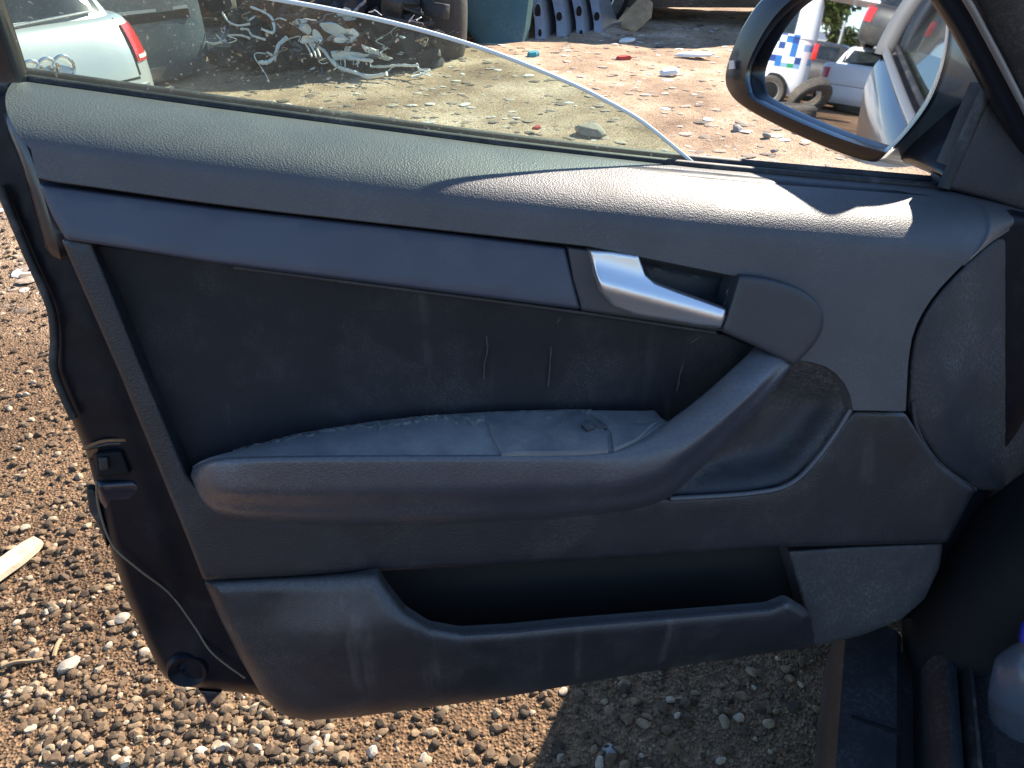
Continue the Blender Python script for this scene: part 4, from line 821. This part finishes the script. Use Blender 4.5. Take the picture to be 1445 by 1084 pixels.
def tyre(label, pos, axis, r=.34, group=None):
    t = thing('tyre', label, 'tyre', tuple(pos), group=group); ax = Vector(axis)
    MB().lathe([(r * .58, -.08), (r * .60, -.10), (r * .85, -.115), (r * .97, -.09), (r, -.06), (r, .06), (r * .97, .09), (r * .85, .115), (r * .60, .10), (r * .58, .08), (r * .7, .0), (r * .58, -.08)], pos, ax, 40).build('carcass', M['tyre'], t)
    a = ax.normalized().orthogonal().normalized(); c_ = ax.normalized().cross(a); b = MB()
    for k in range(44):
        q = 2 * math.pi * k / 44; n_ = a * math.cos(q) + c_ * math.sin(q); tg = ax.normalized().cross(n_); m_ = Matrix((n_, tg, ax.normalized())).transposed()
        for z in (-.05, .0, .05): b.box(Vector(pos) + n_ * r + ax.normalized() * (z + .008 * (k % 2)), (.014, .030, .040), m_)
    b.build('tread', M['tyre'], t); return t
tp = MGR(1134, 165); rr_ = np.array([-vd[1], vd[0], 0]) * -1
tyre('worn dusty tyre leaning in front of the white car in the mirror', (tp[0], tp[1], .36), tuple(vd * .55 + rr_ * .5 + np.array([0, 0, .55])), .40)
tp = MGR(1118, 166); tyre('dusty tyre lying flat under the leaning tyre in the mirror', (tp[0], tp[1], .12), (0, .05, 1), .38)
ts = MGR(1290, 158)
for k in range(5): tyre(['lowest tyre', 'second tyre from the ground', 'middle tyre', 'second tyre from the top', 'topmost tyre'][k] + ' of the tyre stack at right in the mirror', (ts[0] + rng.uniform(-.04, .04), ts[1] + rng.uniform(-.04, .04), .12 + .235 * k), (rng.uniform(-.05, .05), rng.uniform(-.05, .05), 1), .40, 'tyres stacked beside the wrecks')
# black wreck lifted on another car, silver wing beside it
wk = MG(1236, 88, 19.5)
wr, w1, w2 = yard_car('wrecked_car', 'crumpled black car stacked high with red tail lamp, seen in the mirror', 'wreck', (0, 0, 0), 0, 'hatch', 'blackcar', windows=True)
wr.matrix_world = Matrix.Translation(Vector((wk[0], wk[1], 1.25))) @ Matrix.Rotation(vyaw + R(28), 4, 'Z') @ Matrix.Rotation(R(-7), 4, 'X') @ Matrix.Translation(Vector((0, 0, 0)))
for sg in (-1, 1): w1.patch('tail_lamp', 'rear', .62, .92, sg * .50, sg * .868, M['red'], wr, off=.015)
w1.patch('missing_bumper', 'rear', .22, .56, -.8, .8, M['engine'], wr, off=.012)
lo, l1, l2 = yard_car('wrecked_car', 'dull silver car at the bottom of the stack, below the black wreck', 'wreck', (wk[0], wk[1], -.2), vyaw + R(20), 'sedan', 'silver', wheels=False)
w3 = MG(1322, 90, 18.5)
sw, s1, s2 = yard_car('wrecked_car', 'dented silver wreck at the right edge of the mirror behind the tyres', 'wreck', (w3[0], w3[1], .75), vyaw + R(75), 'hatch', 'silver', wheels=False, roll=R(10))
lw, l3, l4 = yard_car('wrecked_car', 'black wreck lying under the dented silver one in the mirror', 'wreck', (w3[0], w3[1], -.25), vyaw + R(70), 'sedan', 'blackcar', wheels=False)
# tree, utility pole, mast and the long white wall far behind
def tree(label, pos, h, cr_, n):
    t = thing('tree', label, 'tree', tuple(pos), group='trees behind the yard'); p = Vector(pos)
    MB().tube([p, p + Vector((.1, 0, h * .3)), p + Vector((.0, .1, h * .6)), p + Vector((.1, .2, h * .85))], [.22, .17, .11, .05], 9).build('trunk', M['bark'], t)
    b = MB(); cl = [(p + Vector((rng.normal(0, cr_ * .45), rng.normal(0, cr_ * .45), h * (.35 + .6 * rng.random()))), cr_ * rng.uniform(.25, .5)) for _ in range(16)]
    for c, r in cl[:8]: b.tube([p + Vector((0, .1, h * .4)), (p + c) / 2 + Vector((0, 0, h * .12)), c], [.07, .045, .02], 5)
    b.build('limbs', M['bark'], t); v = []; f = []
    for k in range(n):
        c, r = cl[rng.integers(len(cl))]; q = c + Vector(rng.normal(0, 1, 3)).normalized() * r * rng.random() ** .4; a = Vector(rng.normal(0, 1, 3)).normalized(); bb_ = a.orthogonal().normalized() * .09; a = a * .16; i = len(v)
        v += [q - a, q + bb_, q + a, q - bb_]; f.append((i, i + 1, i + 2, i + 3))
    mk('crown', v, f, M['litter'], t, smooth=0)
tr = MG(1142, 60, 34); tree('green tree rising behind the van, seen in the mirror', (tr[0], tr[1], 0), 6.2, 1.6, 5200)
tr = MG(1196, 60, 60); tree('small distant tree left of the black wreck in the mirror', (tr[0], tr[1], 0), 3.6, 1.5, 1800)
up_p = MG(1166, 70, 60); P_ = Vector((up_p[0], up_p[1], 0)); pole = thing('utility_pole', 'timber power pole with two cross arms against the sky in the mirror', 'pole', tuple(P_)); rv = Vector((rr_[0], rr_[1], 0)).normalized()
MB().tube([P_, P_ + Vector((0, 0, 6.4))], [.14, .10], 10).build('post', M['pole'], pole)
for z in (6.0, 5.2): MB().tube([P_ + Vector((0, 0, z)) - rv * .9, P_ + Vector((0, 0, z)) + rv * .9], .06, 6).build('cross_arm', M['pole'], pole)
for z in (6.0, 5.2):
    for q in (-.8, -.4, .4, .8): MB().lathe([(.0, .0), (.04, .0), (.05, .05), (.03, .14), (0, .15)], P_ + Vector((0, 0, z + .06)) + rv * q, (0, 0, 1), 8).build('insulator', M['concrete'], pole)
ma = MG(1181, 70, 40); ms = thing('light_mast', 'thin pale steel mast beside the power pole in the mirror', 'mast', (ma[0], ma[1], 0)); MB().tube([(ma[0], ma[1], 0), (ma[0], ma[1], 9.5)], [.07, .04], 8).build('post', M['steel'], ms); MB().box((ma[0], ma[1], 9.5), (.5, .25, .1), None, .02).build('lamp_head', M['steel'], ms)
wl = MG(1190, 84, 75); Wc = Vector((wl[0], wl[1], 0)); bd_ = thing('warehouse', 'long low white building on the horizon in the mirror', 'building', tuple(Wc), Matrix.Rotation(math.atan2(rv.y, rv.x), 3, 'Z'))
MB().box((0, 4, 1.2), (60, 8, 2.4)).build('wall', M['concrete'], bd_, local=True); MB().plate([(-30.5, -.5, 2.4), (30.5, -.5, 2.4), (30.5, 4, 3.1), (-30.5, 4, 3.1)], (0, 0, .12)).build('roof', M['steel'], bd_, local=True)
for k in range(9): MB().box((-26 + 6.5 * k, -.03, 1.2), (3, .06, 1.3)).build('window', M['carglass'], bd_, local=True)
